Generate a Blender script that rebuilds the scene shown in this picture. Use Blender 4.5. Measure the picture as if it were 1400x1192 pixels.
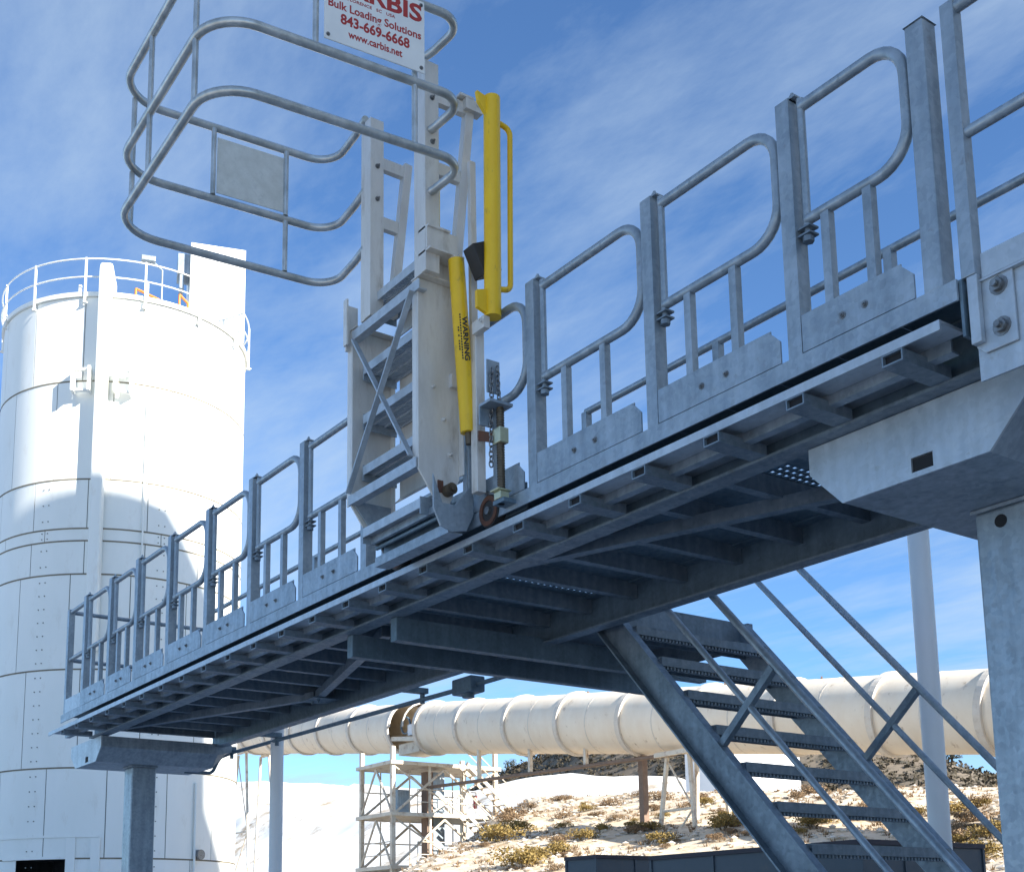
import bpy, math, random
from mathutils import Vector, Matrix, noise
R_ = math.radians
for o in list(bpy.data.objects): bpy.data.objects.remove(o)
S = bpy.context.scene
COL = S.collection
random.seed(7)

# ------------------------------------------------------------------ camera
cam = bpy.data.cameras.new('camera'); camo = bpy.data.objects.new('camera', cam); COL.objects.link(camo)
YAW, PITCH, ROLL = -0.9447, 0.16933, 0.01642
fw = Vector((math.sin(YAW)*math.cos(PITCH), math.cos(YAW)*math.cos(PITCH), math.sin(PITCH)))
rt = Vector((math.cos(YAW), -math.sin(YAW), 0)); dn = fw.cross(rt)
rt, dn = rt*math.cos(ROLL)+dn*math.sin(ROLL), dn*math.cos(ROLL)-rt*math.sin(ROLL)
m3 = Matrix((rt, -dn, -fw)).transposed()
camo.matrix_world = Matrix.Translation((0, 0, 1.6)) @ m3.to_4x4()
cam.sensor_width = 36; cam.sensor_fit = 'HORIZONTAL'; cam.lens = 1708.26/1400*36
cam.shift_y = (973.27-596)/1400
cam.clip_end = 5000; cam.clip_start = 0.05
S.camera = camo
S.render.resolution_x, S.render.resolution_y = 1024, 871

# ------------------------------------------------------------------ sun and sky
SUN_EL = R_(27); SUN_AZ = math.atan2(.958, .284)          # azimuth from +Y towards +X
sd = Vector((math.sin(SUN_AZ)*math.cos(SUN_EL), math.cos(SUN_AZ)*math.cos(SUN_EL), math.sin(SUN_EL)))
sun = bpy.data.lights.new('sun', 'SUN'); suno = bpy.data.objects.new('sun', sun); COL.objects.link(suno)
sun.energy = 4.8; sun.angle = R_(.53); sun.color = (1, .95, .86)
suno.rotation_euler = (-sd).to_track_quat('-Z', 'Y').to_euler(); suno.location = (30, 10, 40)
W = bpy.data.worlds.new('World'); S.world = W; W.use_nodes = True
nt = W.node_tree; nt.nodes.clear(); N = nt.nodes.new; L = nt.links.new
out = N('ShaderNodeOutputWorld'); bg = N('ShaderNodeBackground'); sky = N('ShaderNodeTexSky')
sky.sky_type = 'NISHITA'; sky.sun_disc = False; sky.sun_elevation = SUN_EL; sky.sun_rotation = SUN_AZ
sky.air_density = 1.0; sky.dust_density = .05; sky.ozone_density = 3.0; sky.altitude = 1200
tc = N('ShaderNodeTexCoord'); sep = N('ShaderNodeSeparateXYZ'); L(tc.outputs['Generated'], sep.inputs[0])
mx = N('ShaderNodeMath'); mx.operation = 'MAXIMUM'; L(sep.outputs[2], mx.inputs[0]); mx.inputs[1].default_value = .06
dx = N('ShaderNodeMath'); dx.operation = 'DIVIDE'; L(sep.outputs[0], dx.inputs[0]); L(mx.outputs[0], dx.inputs[1])
dy = N('ShaderNodeMath'); dy.operation = 'DIVIDE'; L(sep.outputs[1], dy.inputs[0]); L(mx.outputs[0], dy.inputs[1])
cmb = N('ShaderNodeCombineXYZ'); L(dx.outputs[0], cmb.inputs[0]); L(dy.outputs[0], cmb.inputs[1])
mp = N('ShaderNodeMapping'); mp.inputs['Rotation'].default_value = (0, 0, R_(35)); mp.inputs['Scale'].default_value = (.55, 1.25, 1); mp.inputs['Location'].default_value = (-2.0, 3.0, 0); L(cmb.outputs[0], mp.inputs[0])
n1 = N('ShaderNodeTexNoise'); n1.inputs['Scale'].default_value = 1.0; n1.inputs['Detail'].default_value = 12; n1.inputs['Roughness'].default_value = .65; n1.inputs['Distortion'].default_value = .2
L(mp.outputs[0], n1.inputs['Vector'])
cr = N('ShaderNodeValToRGB'); cr.color_ramp.elements[0].position = .41; cr.color_ramp.elements[1].position = .74
cr.color_ramp.elements[0].color = (.0, .0, .0, 1); cr.color_ramp.elements[1].color = (.85, .85, .85, 1); L(n1.outputs['Fac'], cr.inputs[0])
mixc = N('ShaderNodeMix'); mixc.data_type = 'RGBA'; L(cr.outputs[0], mixc.inputs[0]); wb = N('ShaderNodeMix'); wb.data_type = 'RGBA'; wb.blend_type = 'MULTIPLY'; wb.inputs[0].default_value = 1; L(sky.outputs[0], wb.inputs[6]); wb.inputs[7].default_value = (.86, 1.11, 1.32, 1)
L(wb.outputs[2], mixc.inputs[6]); mixc.inputs[7].default_value = (3.3, 4.2, 5.2, 1)
L(mixc.outputs[2], bg.inputs[0]); bg.inputs[1].default_value = .072; L(bg.outputs[0], out.inputs[0])
S.view_settings.view_transform = 'Standard'; S.view_settings.look = 'None'; S.view_settings.gamma = 1; S.view_settings.exposure = 1.32
S.render.engine = 'CYCLES'

# ------------------------------------------------------------------ materials
def newmat(name):
    m = bpy.data.materials.new(name); m.use_nodes = True
    t = m.node_tree; b = t.nodes['Principled BSDF']
    return m, t, b
def mat(name, c1, c2=None, rough=.5, metal=0., scale=4., stretch=(1, 1, 1), lo=.35, hi=.65, detail=6, bump=0., bscale=60, c3=None, s3=1., lo3=.55, hi3=.75, rvar=.08, spec=.5):
    m, t, b = newmat(name); n = t.nodes.new; l = t.links.new
    b.inputs['Metallic'].default_value = metal; b.inputs['Roughness'].default_value = rough
    b.inputs['Specular IOR Level'].default_value = spec
    tcn = n('ShaderNodeTexCoord'); mpn = n('ShaderNodeMapping'); mpn.inputs['Scale'].default_value = stretch; l(tcn.outputs['Object'], mpn.inputs[0])
    ns = n('ShaderNodeTexNoise'); ns.inputs['Scale'].default_value = scale; ns.inputs['Detail'].default_value = detail; ns.inputs['Roughness'].default_value = .65; l(mpn.outputs[0], ns.inputs['Vector'])
    rp = n('ShaderNodeMapRange'); rp.inputs[1].default_value = lo; rp.inputs[2].default_value = hi; l(ns.outputs['Fac'], rp.inputs[0])
    mixn = n('ShaderNodeMix'); mixn.data_type = 'RGBA'; l(rp.outputs[0], mixn.inputs[0])
    mixn.inputs[6].default_value = (*c1, 1); mixn.inputs[7].default_value = (*(c2 or c1), 1); last = mixn.outputs[2]
    if c3:
        n3 = n('ShaderNodeTexNoise'); n3.inputs['Scale'].default_value = s3; n3.inputs['Detail'].default_value = 8; n3.inputs['Roughness'].default_value = .7; l(mpn.outputs[0], n3.inputs['Vector'])
        r3 = n('ShaderNodeMapRange'); r3.inputs[1].default_value = lo3; r3.inputs[2].default_value = hi3; l(n3.outputs['Fac'], r3.inputs[0])
        m3_ = n('ShaderNodeMix'); m3_.data_type = 'RGBA'; l(r3.outputs[0], m3_.inputs[0]); l(last, m3_.inputs[6]); m3_.inputs[7].default_value = (*c3, 1); last = m3_.outputs[2]
    l(last, b.inputs['Base Color'])
    rr = n('ShaderNodeMapRange'); rr.inputs[3].default_value = rough-rvar; rr.inputs[4].default_value = rough+rvar; l(ns.outputs['Fac'], rr.inputs[0]); l(rr.outputs[0], b.inputs['Roughness'])
    if bump:
        nb = n('ShaderNodeTexNoise'); nb.inputs['Scale'].default_value = bscale; nb.inputs['Detail'].default_value = 4; l(tcn.outputs['Object'], nb.inputs['Vector'])
        bp = n('ShaderNodeBump'); bp.inputs['Strength'].default_value = bump; bp.inputs['Distance'].default_value = .01; l(nb.outputs['Fac'], bp.inputs['Height']); l(bp.outputs[0], b.inputs['Normal'])
    return m
MT = {}
def galv(name, lo_c, hi_c, metal, rough, stain):
    m, t, b = newmat(name); n = t.nodes.new; l = t.links.new
    tcn = n('ShaderNodeTexCoord'); geo = n('ShaderNodeNewGeometry')
    vo = n('ShaderNodeTexVoronoi'); vo.inputs['Scale'].default_value = 45; l(tcn.outputs['Object'], vo.inputs['Vector'])
    sp = n('ShaderNodeSeparateColor'); l(vo.outputs['Color'], sp.inputs[0])
    ns = n('ShaderNodeTexNoise'); ns.inputs['Scale'].default_value = 3.5; ns.inputs['Detail'].default_value = 8; ns.inputs['Roughness'].default_value = .7; l(tcn.outputs['Object'], ns.inputs['Vector'])
    mpn = n('ShaderNodeMapping'); mpn.inputs['Scale'].default_value = (9, 9, .9); l(tcn.outputs['Object'], mpn.inputs[0])
    dr = n('ShaderNodeTexNoise'); dr.inputs['Scale'].default_value = 2.0; dr.inputs['Detail'].default_value = 5; l(mpn.outputs[0], dr.inputs['Vector'])
    def mr(src, a0, a1, b0, b1):
        q = n('ShaderNodeMapRange'); q.inputs[1].default_value = a0; q.inputs[2].default_value = a1; q.inputs[3].default_value = b0; q.inputs[4].default_value = b1; l(src, q.inputs[0]); return q.outputs[0]
    def ma(op, p, q):
        x = n('ShaderNodeMath'); x.operation = op; l(p, x.inputs[0]); l(q, x.inputs[1]); return x.outputs[0]
    f = ma('ADD', mr(sp.outputs[0], 0, 1, 0, .22), ma('ADD', mr(ns.outputs['Fac'], .3, .7, 0, .5), mr(dr.outputs['Fac'], .35, .7, 0, .35)))
    mixn = n('ShaderNodeMix'); mixn.data_type = 'RGBA'; l(f, mixn.inputs[0]); mixn.inputs[6].default_value = (*lo_c, 1); mixn.inputs[7].default_value = (*hi_c, 1)
    st_ = n('ShaderNodeTexNoise'); st_.inputs['Scale'].default_value = 11; st_.inputs['Detail'].default_value = 10; st_.inputs['Roughness'].default_value = .75; l(tcn.outputs['Object'], st_.inputs['Vector'])
    m2 = n('ShaderNodeMix'); m2.data_type = 'RGBA'; l(mr(st_.outputs['Fac'], .60, .74, 0, .75), m2.inputs[0]); l(mixn.outputs[2], m2.inputs[6]); m2.inputs[7].default_value = (*stain, 1)
    l(m2.outputs[2], b.inputs['Base Color']); b.inputs['Metallic'].default_value = metal
    l(mr(sp.outputs[1], 0, 1, rough-.10, rough+.10), b.inputs['Roughness'])
    bp = n('ShaderNodeBump'); bp.inputs['Strength'].default_value = .10; bp.inputs['Distance'].default_value = .006; l(ns.outputs['Fac'], bp.inputs['Height']); l(bp.outputs[0], b.inputs['Normal'])
    return m
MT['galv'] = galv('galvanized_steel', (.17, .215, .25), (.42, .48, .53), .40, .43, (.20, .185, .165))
MT['galv_dark'] = galv('shaded_galvanized_steel', (.07, .11, .14), (.18, .25, .30), .30, .5, (.12, .105, .09))  # same steel darkened, putting under-deck shade into the colour
MT['galv_mid'] = galv('part_shaded_galvanized_steel', (.10, .135, .165), (.27, .325, .37), .34, .48, (.14, .125, .105))  # same steel toned down, part shade of stair and underside in the colour
MT['galv_pale'] = galv('pale_galvanized_plate', (.33, .37, .40), (.55, .60, .64), .38, .42, (.30, .29, .27))  # lighter tone of the galvanized steel
MT['alu'] = mat('bare_aluminium', (.60, .57, .525), (.76, .735, .69), .40, .28, 4, (1.4, 1.4, .4), c3=(.42, .37, .31), s3=4, lo3=.55, hi3=.75, bump=.04, bscale=90)
MT['tube'] = mat('galvanized_pipe', (.36, .38, .37), (.58, .60, .59), .32, .55, 9, (1, 1, 1), c3=(.25, .26, .25), s3=5, lo3=.6, hi3=.8)
MT['yellow'] = mat('yellow_paint', (.80, .47, .006), (.86, .55, .015), .42, 0, 6, (1, 1, .4), c3=(.36, .22, .04), s3=11, lo3=.57, hi3=.72, rvar=.15)
MT['black'] = mat('black_print', (.02, .02, .02), rough=.6)
MT['dark'] = mat('opening_shade', (.012, .012, .014), rough=.8)  # black standing in for the shade inside openings
MT['rubber'] = mat('black_rubber', (.02, .02, .022), (.04, .038, .036), .7)
MT['rust'] = mat('rusty_steel', (.16, .06, .03), (.10, .05, .035), .75, .2, 20, c3=(.05, .045, .04), s3=9)
MT['bronze'] = mat('greased_screw_steel', (.16, .12, .075), (.10, .08, .06), .5, .6, 20)
MT['zinc'] = mat('yellow_zinc_plate', (.62, .60, .38), (.5, .5, .36), .35, .6, 12)
MT['bolt'] = mat('zinc_bolt', (.30, .31, .31), (.18, .18, .18), .4, .7, 30)
MT['signwhite'] = mat('white_sign_face', (.80, .80, .77), (.74, .74, .72), .4, 0, 6)
MT['signback'] = mat('sign_back', (.58, .59, .55), (.68, .69, .65), .4, .3, 14, c3=(.50, .51, .48), s3=20)
MT['red'] = mat('red_print', (.42, .03, .025), (.38, .03, .03), .5)
MT['silo'] = mat('white_silo_paint', (.80, .81, .765), (.86, .865, .825), .45, 0, .7, (1, 1, .3), c3=(.66, .63, .56), s3=2.2, lo3=.56, hi3=.76)
MT['seam'] = mat('silo_seam_sealant', (.17, .18, .165), (.23, .235, .22), .8)
MT['ringseam'] = mat('silo_ring_sealant', (.16, .14, .10), (.24, .21, .15), .85, 0, 2)
MT['whitepaint'] = mat('white_painted_steel', (.80, .79, .77), (.86, .85, .84), .5, 0, 3, (1, 1, .4), c3=(.55, .50, .45), s3=6, lo3=.68, hi3=.85)
MT['orange'] = mat('orange_paint', (.75, .22, .03), rough=.5)
MT['conv'] = mat('dusty_white_sheet_metal', (.78, .67, .53), (.84, .75, .62), .6, 0, 1.4, (1, .6, .6), c3=(.30, .20, .12), s3=3.0, lo3=.60, hi3=.74)
MT['collar'] = mat('dusty_collar_steel', (.60, .54, .46), (.68, .63, .56), .6, 0, 3, c3=(.38, .28, .19), s3=5, lo3=.55, hi3=.8)
MT['scaff'] = mat('dusty_scaffold_steel', (.62, .53, .41), (.72, .65, .54), .6, .1, 2, c3=(.33, .20, .12), s3=2.5, lo3=.53, hi3=.7)
MT['brown'] = mat('brown_steel_post', (.20, .13, .09), (.26, .18, .13), .7, .1, 5)
MT['slate'] = mat('dark_blue_painted_steel', (.045, .06, .075), (.06, .075, .09), .5, 0, 2, c3=(.08, .08, .08), s3=5)
MT['slatetrim'] = mat('dark_trim', (.03, .022, .03), rough=.6)
MT['ground'] = mat('pale_dust_yard', (.43, .43, .43), (.51, .51, .51), .9, 0, .5, bump=.3, bscale=40)
MT['lime'] = mat('limestone_slope', (.56, .46, .335), (.71, .615, .485), .95, 0, .5, c3=(.34, .24, .13), s3=1.3, lo3=.50, hi3=.66, bump=.6, bscale=3, detail=10)
MT['quarry'] = mat('white_quarry_stone', (.80, .77, .71), (.87, .85, .80), .95, 0, .06, c3=(.36, .27, .17), s3=.09, lo3=.56, hi3=.66, bump=1.0, bscale=.5, detail=12)
MT['scrubhill'] = mat('dry_scrub_hill', (.14, .11, .08), (.21, .17, .125), .95, 0, .10, c3=(.045, .043, .03), s3=.35, lo3=.5, hi3=.62, bump=.8, bscale=.4, detail=10)
MT['stone'] = mat('pale_stone', (.55, .49, .41), (.70, .66, .60), .95, 0, 2)
MT['leaf_a'] = mat('ochre_scrub_leaf', (.30, .205, .06), (.20, .145, .045), .8, 0, 3)
MT['leaf_b'] = mat('brown_scrub_leaf', (.27, .18, .10), (.18, .12, .07), .85, 0, 3)
MT['scrub'] = mat('dry_dark_scrub', (.085, .066, .040), (.055, .046, .030), .9, 0, .2)
MT['leaf_c'] = mat('dark_juniper_leaf', (.04, .045, .028), (.06, .06, .035), .85, 0, 3)
MT['twig'] = mat('grey_twig', (.12, .09, .06), rough=.9)
MT['cladding'] = mat('pale_cladding', (.58, .55, .50), (.64, .61, .56), .6, 0, .5)  # pale so the added building bounces light; shed ribs share it
MT['shed'] = mat('white_shed_sheet', (.76, .76, .76), (.70, .71, .72), .5, 0, 1)

# ------------------------------------------------------------------ mesh helpers
def perp(d):
    d = d.normalized(); a = Vector((0, 0, 1)) if abs(d.z) < .9 else Vector((1, 0, 0))
    u = d.cross(a).normalized(); return u, d.cross(u).normalized()
ORG = {}
class MB:
    def __init__(s): s.v = []; s.f = []; s.sm = []
    def add(s, vs, fs, smooth=False):
        b = len(s.v); s.v += [Vector(q) for q in vs]; s.f += [tuple(b+i for i in f) for f in fs]; s.sm += [smooth]*len(fs); return s
    def obox(s, c, u, v, w):
        c, u, v, w = map(Vector, (c, u, v, w))
        if u.cross(v).dot(w) < 0: w = -w
        p = [c+a*u+b*v+d*w for d in (-1, 1) for b in (-1, 1) for a in (-1, 1)]
        return s.add(p, [(0, 2, 3, 1), (4, 5, 7, 6), (0, 1, 5, 4), (2, 6, 7, 3), (0, 4, 6, 2), (1, 3, 7, 5)])
    def box(s, x0, x1, y0, y1, z0, z1):
        return s.obox(((x0+x1)/2, (y0+y1)/2, (z0+z1)/2), (abs(x1-x0)/2, 0, 0), (0, abs(y1-y0)/2, 0), (0, 0, abs(z1-z0)/2))
    def bar(s, a, b, w, h, up=(0, 0, 1)):           # w sideways, h along up
        a, b = Vector(a), Vector(b); d = b-a; side = d.cross(Vector(up)).normalized(); u = side.cross(d).normalized()
        return s.obox((a+b)/2, d/2, side*(w/2), u*(h/2))
    def tube(s, pts, r, n=10, closed=False, caps=True):
        pts = [Vector(p) for p in pts]; k = len(pts); rings = []; u = None
        for i, p in enumerate(pts):
            if closed: d = pts[(i+1) % k]-pts[i-1]
            else: d = pts[min(i+1, k-1)]-pts[max(i-1, 0)]
            d.normalize()
            if u is None: u, v = perp(d)
            else: u = (u-d*u.dot(d)).normalized(); v = d.cross(u)
            rings.append([p+(u*math.cos(2*math.pi*j/n)+v*math.sin(2*math.pi*j/n))*r for j in range(n)])
        vs = [q for g in rings for q in g]; fs = []
        for i in range(k if closed else k-1):
            a, b = i*n, ((i+1) % k)*n
            for j in range(n): fs.append((a+j, a+(j+1) % n, b+(j+1) % n, b+j))
        s.add(vs, fs, True)
        if caps and not closed:
            s.add(rings[0], [tuple(range(n-1, -1, -1))]); s.add(rings[-1], [tuple(range(n))])
        return s
    def cyl(s, a, b, r, n=16): return s.tube([a, b], r, n)
    def hollow(s, a, b, r, ri, n=20):
        a, b = Vector(a), Vector(b); u, v = perp(b-a); vs = []
        for p, q in ((a, r), (b, r), (b, ri), (a, ri)):
            vs += [p+(u*math.cos(2*math.pi*j/n)+v*math.sin(2*math.pi*j/n))*q for j in range(n)]
        fs = []
        for i in range(4):
            A, B = i*n, ((i+1) % 4)*n
            for j in range(n): fs.append((A+j, A+(j+1) % n, B+(j+1) % n, B+j))
        return s.add(vs, fs, False)
    def prism(s, poly, mapf, d0, d1):               # poly 2D, mapf(a,b,d)->xyz
        n = len(poly); vs = [mapf(a, b, d0) for a, b in poly]+[mapf(a, b, d1) for a, b in poly]
        fs = [tuple(range(n-1, -1, -1)), tuple(range(n, 2*n))]+[(i, (i+1) % n, n+(i+1) % n, n+i) for i in range(n)]
        return s.add(vs, fs)
    def mesh(s, name, m, org=(0, 0, 0), recalc=True):
        me = bpy.data.meshes.new(name); o = Vector(org)
        me.from_pydata([tuple(q-o) for q in s.v], [], s.f)
        me.polygons.foreach_set('use_smooth', s.sm); me.materials.append(MT[m] if isinstance(m, str) else m)
        import bmesh
        if not recalc: me.update(); return me
        b = bmesh.new(); b.from_mesh(me); bmesh.ops.recalc_face_normals(b, faces=b.faces); b.to_mesh(me); b.free()
        me.update(); return me
    def build(s, name, m, parent=None, bevel=0):
        org = ORG.get(parent.name, (0, 0, 0)) if parent else (0, 0, 0)
        o = bpy.data.objects.new(name, s.mesh(name, m, org)); COL.objects.link(o)
        if parent: o.parent = parent; ORG[o.name] = org
        if bevel:
            bm = o.modifiers.new('bevel', 'BEVEL'); bm.width = bevel; bm.segments = 2; bm.limit_method = 'ANGLE'; bm.angle_limit = R_(50)
        return o
XZ = lambda a, b, d: (a, d, b)
YZ = lambda a, b, d: (d, a, b)
XY = lambda a, b, d: (a, b, d)
def thing(name, label, cat, loc, group=None):
    o = bpy.data.objects.new(name, None); COL.objects.link(o); o.location = loc; o.empty_display_size = .2
    ORG[o.name] = tuple(loc); o['label'] = label; o['category'] = cat
    if group: o['group'] = group
    return o
def tag(o, label=None, cat=None, group=None, kind=None):
    for k, v in (('label', label), ('category', cat), ('group', group), ('kind', kind)):
        if v: o[k] = v
    return o
def inst(name, me, parent, loc, rot=(0, 0, 0), scale=(1, 1, 1)):      # shared mesh data; loc in world
    o = bpy.data.objects.new(name, me); COL.objects.link(o)
    org = Vector(ORG.get(parent.name, (0, 0, 0))) if parent else Vector()
    o.location = Vector(loc)-org; o.rotation_euler = rot; o.scale = scale
    if parent: o.parent = parent
    return o
def fillet(pts, r, seg=6, closed=False):
    pts = [Vector(p) for p in pts]; k = len(pts); outp = []
    for i, p in enumerate(pts):
        if not closed and i in (0, k-1): outp.append(p); continue
        a, b = pts[i-1], pts[(i+1) % k]; da, db = (a-p).normalized(), (b-p).normalized()
        ang = da.angle(db); t = min(r/math.tan(ang/2), (a-p).length*.49, (b-p).length*.49); rr = t*math.tan(ang/2)
        c = p+(da+db).normalized()*(rr/math.sin(ang/2)); s0, s1 = p+da*t-c, p+db*t-c
        aa = s0.angle(s1); n0 = s0.normalized(); n1_ = (s1-n0*s1.dot(n0)).normalized()
        for j in range(seg+1): outp.append(c+(n0*math.cos(aa*j/seg)+n1_*math.sin(aa*j/seg))*rr)
    return outp
def hexbolt(mb, c, ax, r=.02, h=.015):
    c = Vector(c); ax = Vector(ax).normalized(); mb.tube([c-ax*.002, c+ax*.003], r*1.45, 12); mb.tube([c, c+ax*h], r, 6); mb.tube([c, c+ax*h*1.8], r*.5, 8)

# ================================================================== SETTING: ground, terrain
g = MB(); g.add([(-900, -700, 0), (700, -700, 0), (700, 900, 0), (-900, 900, 0)], [(0, 1, 2, 3)])
tag(g.build('ground', 'ground'), kind='structure')
def sst(a, b, x):
    t = max(0, min(1, (x-a)/(b-a))); return t*t*(3-2*t)
def fbm(x, y, s, o=4, seed=0):
    return noise.fractal(Vector((x*s+seed, y*s-seed, seed*.37)), 1.0, 2.0, o)
def lerp_tab(tab, x):
    if x <= tab[0][0]: return tab[0][1]
    for (a, p), (b, q) in zip(tab, tab[1:]):
        if x <= b: return p+(q-p)*(x-a)/(b-a)
    return tab[-1][1]
def bank_h(x, y):
    bx = -54+(38-y); t = sst(bx-3.5, bx+3, x+1.2*fbm(x, y, .2, 3, 1))
    cr_ = 6.05+.08*max(-4, min(28, -26-x))
    h = (cr_-.2*max(0, 38-y)-.06*max(0, y-38))*sst(14, 21, y)+.4
    h += .30*fbm(x, y, .16, 4, 3)+.10*fbm(x, y, .7, 3, 9)-.35
    hl = .3+.05*max(0, y-20)+.09*max(0, y-36)+.2*fbm(x, y, .2, 3, 5)
    return hl*(1-t)+h*t
def grid_mesh(name, x0, x1, y0, y1, st, hf, m):
    nx, ny = int((x1-x0)/st)+1, int((y1-y0)/st)+1; vs = []; fs = []
    for j in range(ny):
        for i in range(nx):
            x, y = x0+i*st, y0+j*st; vs.append((x, y, hf(x, y)))
    for j in range(ny-1):
        for i in range(nx-1): a = j*nx+i; fs.append((a, a+1, a+nx+1, a+nx))
    b = MB(); b.add(vs, fs, True); return b.build(name, m)
tag(grid_mesh('hillside', -78, 12, 15, 56, .5, bank_h, 'lime'), kind='structure')
QT = [(-260, 30.5), (-222, 29.4), (-205, 27.2), (-190, 25.7), (-173, 23.7), (-157, 21.5), (-142, 19.6), (-131, 19.9), (-119, 19.5), (-112, 18.3), (-100, 16.9), (-91, 12), (-78, 8.5), (-60, 6)]
def quarry_h(x, y):
    top = lerp_tab(QT, x*95/max(y, 60) if y < 95 else x)
    lo = 3.2+.02*(y-54)
    e = 2.5*fbm(x, y, .05, 4, 4)
    t = .86*sst(52, 96, y+.4*e)+.06*sst(74, 78, y+e)+.08*sst(90, 94, y+e)
    left = sst(-110, -150, x)
    t = t*left+(1-left)*sst(55, 94, y)
    return lo+(top-lo)*t+.3*fbm(x, y, .07, 5, 2)+left*.22*fbm(x, y, .3, 4, 8)
tag(grid_mesh('quarry_terrace', -330, 10, 52, 118, 1.25, quarry_h, 'quarry'), kind='structure')
HT = [(-330, 15), (-235, 27), (-210, 32.4), (-197, 34), (-183, 36.6), (-145, 34.1), (-118, 28.1), (-105, 23.1), (-98, 19.9), (-80, 15), (-20, 11)]
def hill_h(x, y):
    z = lerp_tab(HT, x*150/max(y, 110))
    return 1+z*sst(96, 150, y)-.10*max(0, y-150)+.8*fbm(x, y, .05, 5, 6)+.45*fbm(x, y, .25, 3, 2)-.6
tag(grid_mesh('scrub_hill', -360, 20, 104, 220, 2.0, hill_h, 'scrubhill'), kind='structure')

# ================================================================== unseen building added off-frame, shaped to cast the shade on platform and silo
pb = thing('shade_caster_building', 'tall unseen building right of the platform, added to cast its shade', 'building', (13, 15, 0))
MB().prism([(2.0, 0), (25.9, 0), (25.6, 23.5), (24.3, 25.6), (24.15, 31.3), (22.8, 33.3), (20, 34.3), (2.0, 35.3)], YZ, 8, 19).build('wall', 'cladding', pb)
c = MB()
for z in range(3, 33, 3): c.box(7.93, 7.998, 2.2, 23, z, z+.12)
c.build('cladding_rib', 'galv_dark', pb)

# ================================================================== LOADING PLATFORM
PX = [-12.30, -11.53, -10.79, -9.99, -9.16, -8.33, -7.48, -6.607, -5.73, -4.84, -3.935, -3.095]   # gate posts
X0, X1 = -12.95, -2.36
lp = thing('loading_platform', 'long galvanized steel truck loading platform on two columns with track along its front edge', 'platform', (-8, 4.5, 0))
ea = MB(); ea.box(X0, X1, 3.650, 3.660, 3.722, 3.800).box(X0, X1, 3.660, 3.76, 3.790, 3.800); ea.build('edge_angle', 'galv', lp)
MB().box(-13.38, -2.44, 3.652, 3.800, 3.672, 3.684).box(-13.38, -2.44, 3.652, 3.662, 3.646, 3.672).build('track_rail', 'galv_pale', lp)
MB().box(-13.30, -2.50, 3.802, 3.812, 3.625, 3.684).box(-13.30, -2.5, 3.812, 3.85, 3.625, 3.633).build('track_angle', 'galv', lp)
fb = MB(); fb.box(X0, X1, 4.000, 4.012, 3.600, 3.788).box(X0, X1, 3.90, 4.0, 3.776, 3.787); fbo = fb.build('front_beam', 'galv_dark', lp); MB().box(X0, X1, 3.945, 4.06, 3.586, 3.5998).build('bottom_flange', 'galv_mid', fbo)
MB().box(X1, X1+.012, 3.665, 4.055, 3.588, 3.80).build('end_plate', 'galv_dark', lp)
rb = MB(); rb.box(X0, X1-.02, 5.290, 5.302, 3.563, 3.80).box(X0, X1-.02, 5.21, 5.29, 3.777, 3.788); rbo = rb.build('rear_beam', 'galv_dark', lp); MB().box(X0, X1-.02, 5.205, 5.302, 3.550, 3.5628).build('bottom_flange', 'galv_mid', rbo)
TX = [-2.647-.465*k for k in range(23)]
tb = MB(); w, h, t = .046, .0235, .006          # hollow rectangular support tube, 0.33 m long, centred on x=0
for q in ((-w, -h, -w+t, h), (w-t, -h, w, h), (-w+t, -h, w-t, -h+t), (-w+t, h-t, w-t, h)): tb.box(q[0], q[2], 0, .292, q[1], q[3])
tm = tb.mesh('support_tube', 'galv_mid')
mouth_shade = MB().box(-w+t, w-t, .016, .02, -h+t, h-t).mesh('tube_mouth_shade', 'dark')  # black sheet inside the open tube end, painted stand-in for its inner shade
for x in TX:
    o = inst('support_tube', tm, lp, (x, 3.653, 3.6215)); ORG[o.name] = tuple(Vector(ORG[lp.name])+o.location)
    p = bpy.data.objects.new('tube_mouth_shade', mouth_shade); COL.objects.link(p); p.parent = o
# plates between the tubes (underside of the track): some bays are open
k = 0
for a, b in zip(TX, TX[1:]):
    if k not in (5, 6, 7): MB().box(b+.05, a-.05, 3.664, 3.80, 3.6655, 3.671).build('track_plate', 'galv_pale', lp)
    MB().box(b+.004, a-.004, 3.86, 3.996, 3.668, 3.674).build('toe_plate', 'galv_pale', lp) if k not in (6,) else None
    k += 1
# joists and deck planks
jm = MB().box(-.004, .004, 4.016, 5.286, 3.684, 3.784).box(-.052, -.004, 4.016, 5.286, 3.684, 3.690).mesh('joist', 'galv_mid', (0, 4.5, 3.7))
for x in TX: inst('joist', jm, lp, (x, 4.5, 3.7))
pw = .302; npl = int((X1-X0)/pw)
solid = MB().box(-pw/2+.003, pw/2-.003, 3.77, 5.287, 3.7895, 3.7985).mesh('deck_plank', 'galv_dark', (0, 4.5, 3.79))
pf = MB(); rows = 26; hy = (5.287-4.0)/rows          # perforated plank: bars round the slots
for c_ in range(7):
    xx = -pw/2+.003+c_*(pw-.006)/6; pf.box(xx-(.009 if c_ else 0), xx+(.009 if c_ < 6 else 0), 4.0, 5.287, 3.7895, 3.7985)
for r_ in range(rows+1):
    pf.box(-pw/2+.004, pw/2-.004, 4.0+r_*hy-.008, 4.0+r_*hy+.008, 3.7885, 3.7975)
pf.box(-pw/2+.003, pw/2-.003, 3.77, 4.0, 3.7895, 3.7985)
pfm = pf.mesh('deck_plank', 'galv_dark', (0, 4.5, 3.79))
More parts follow.
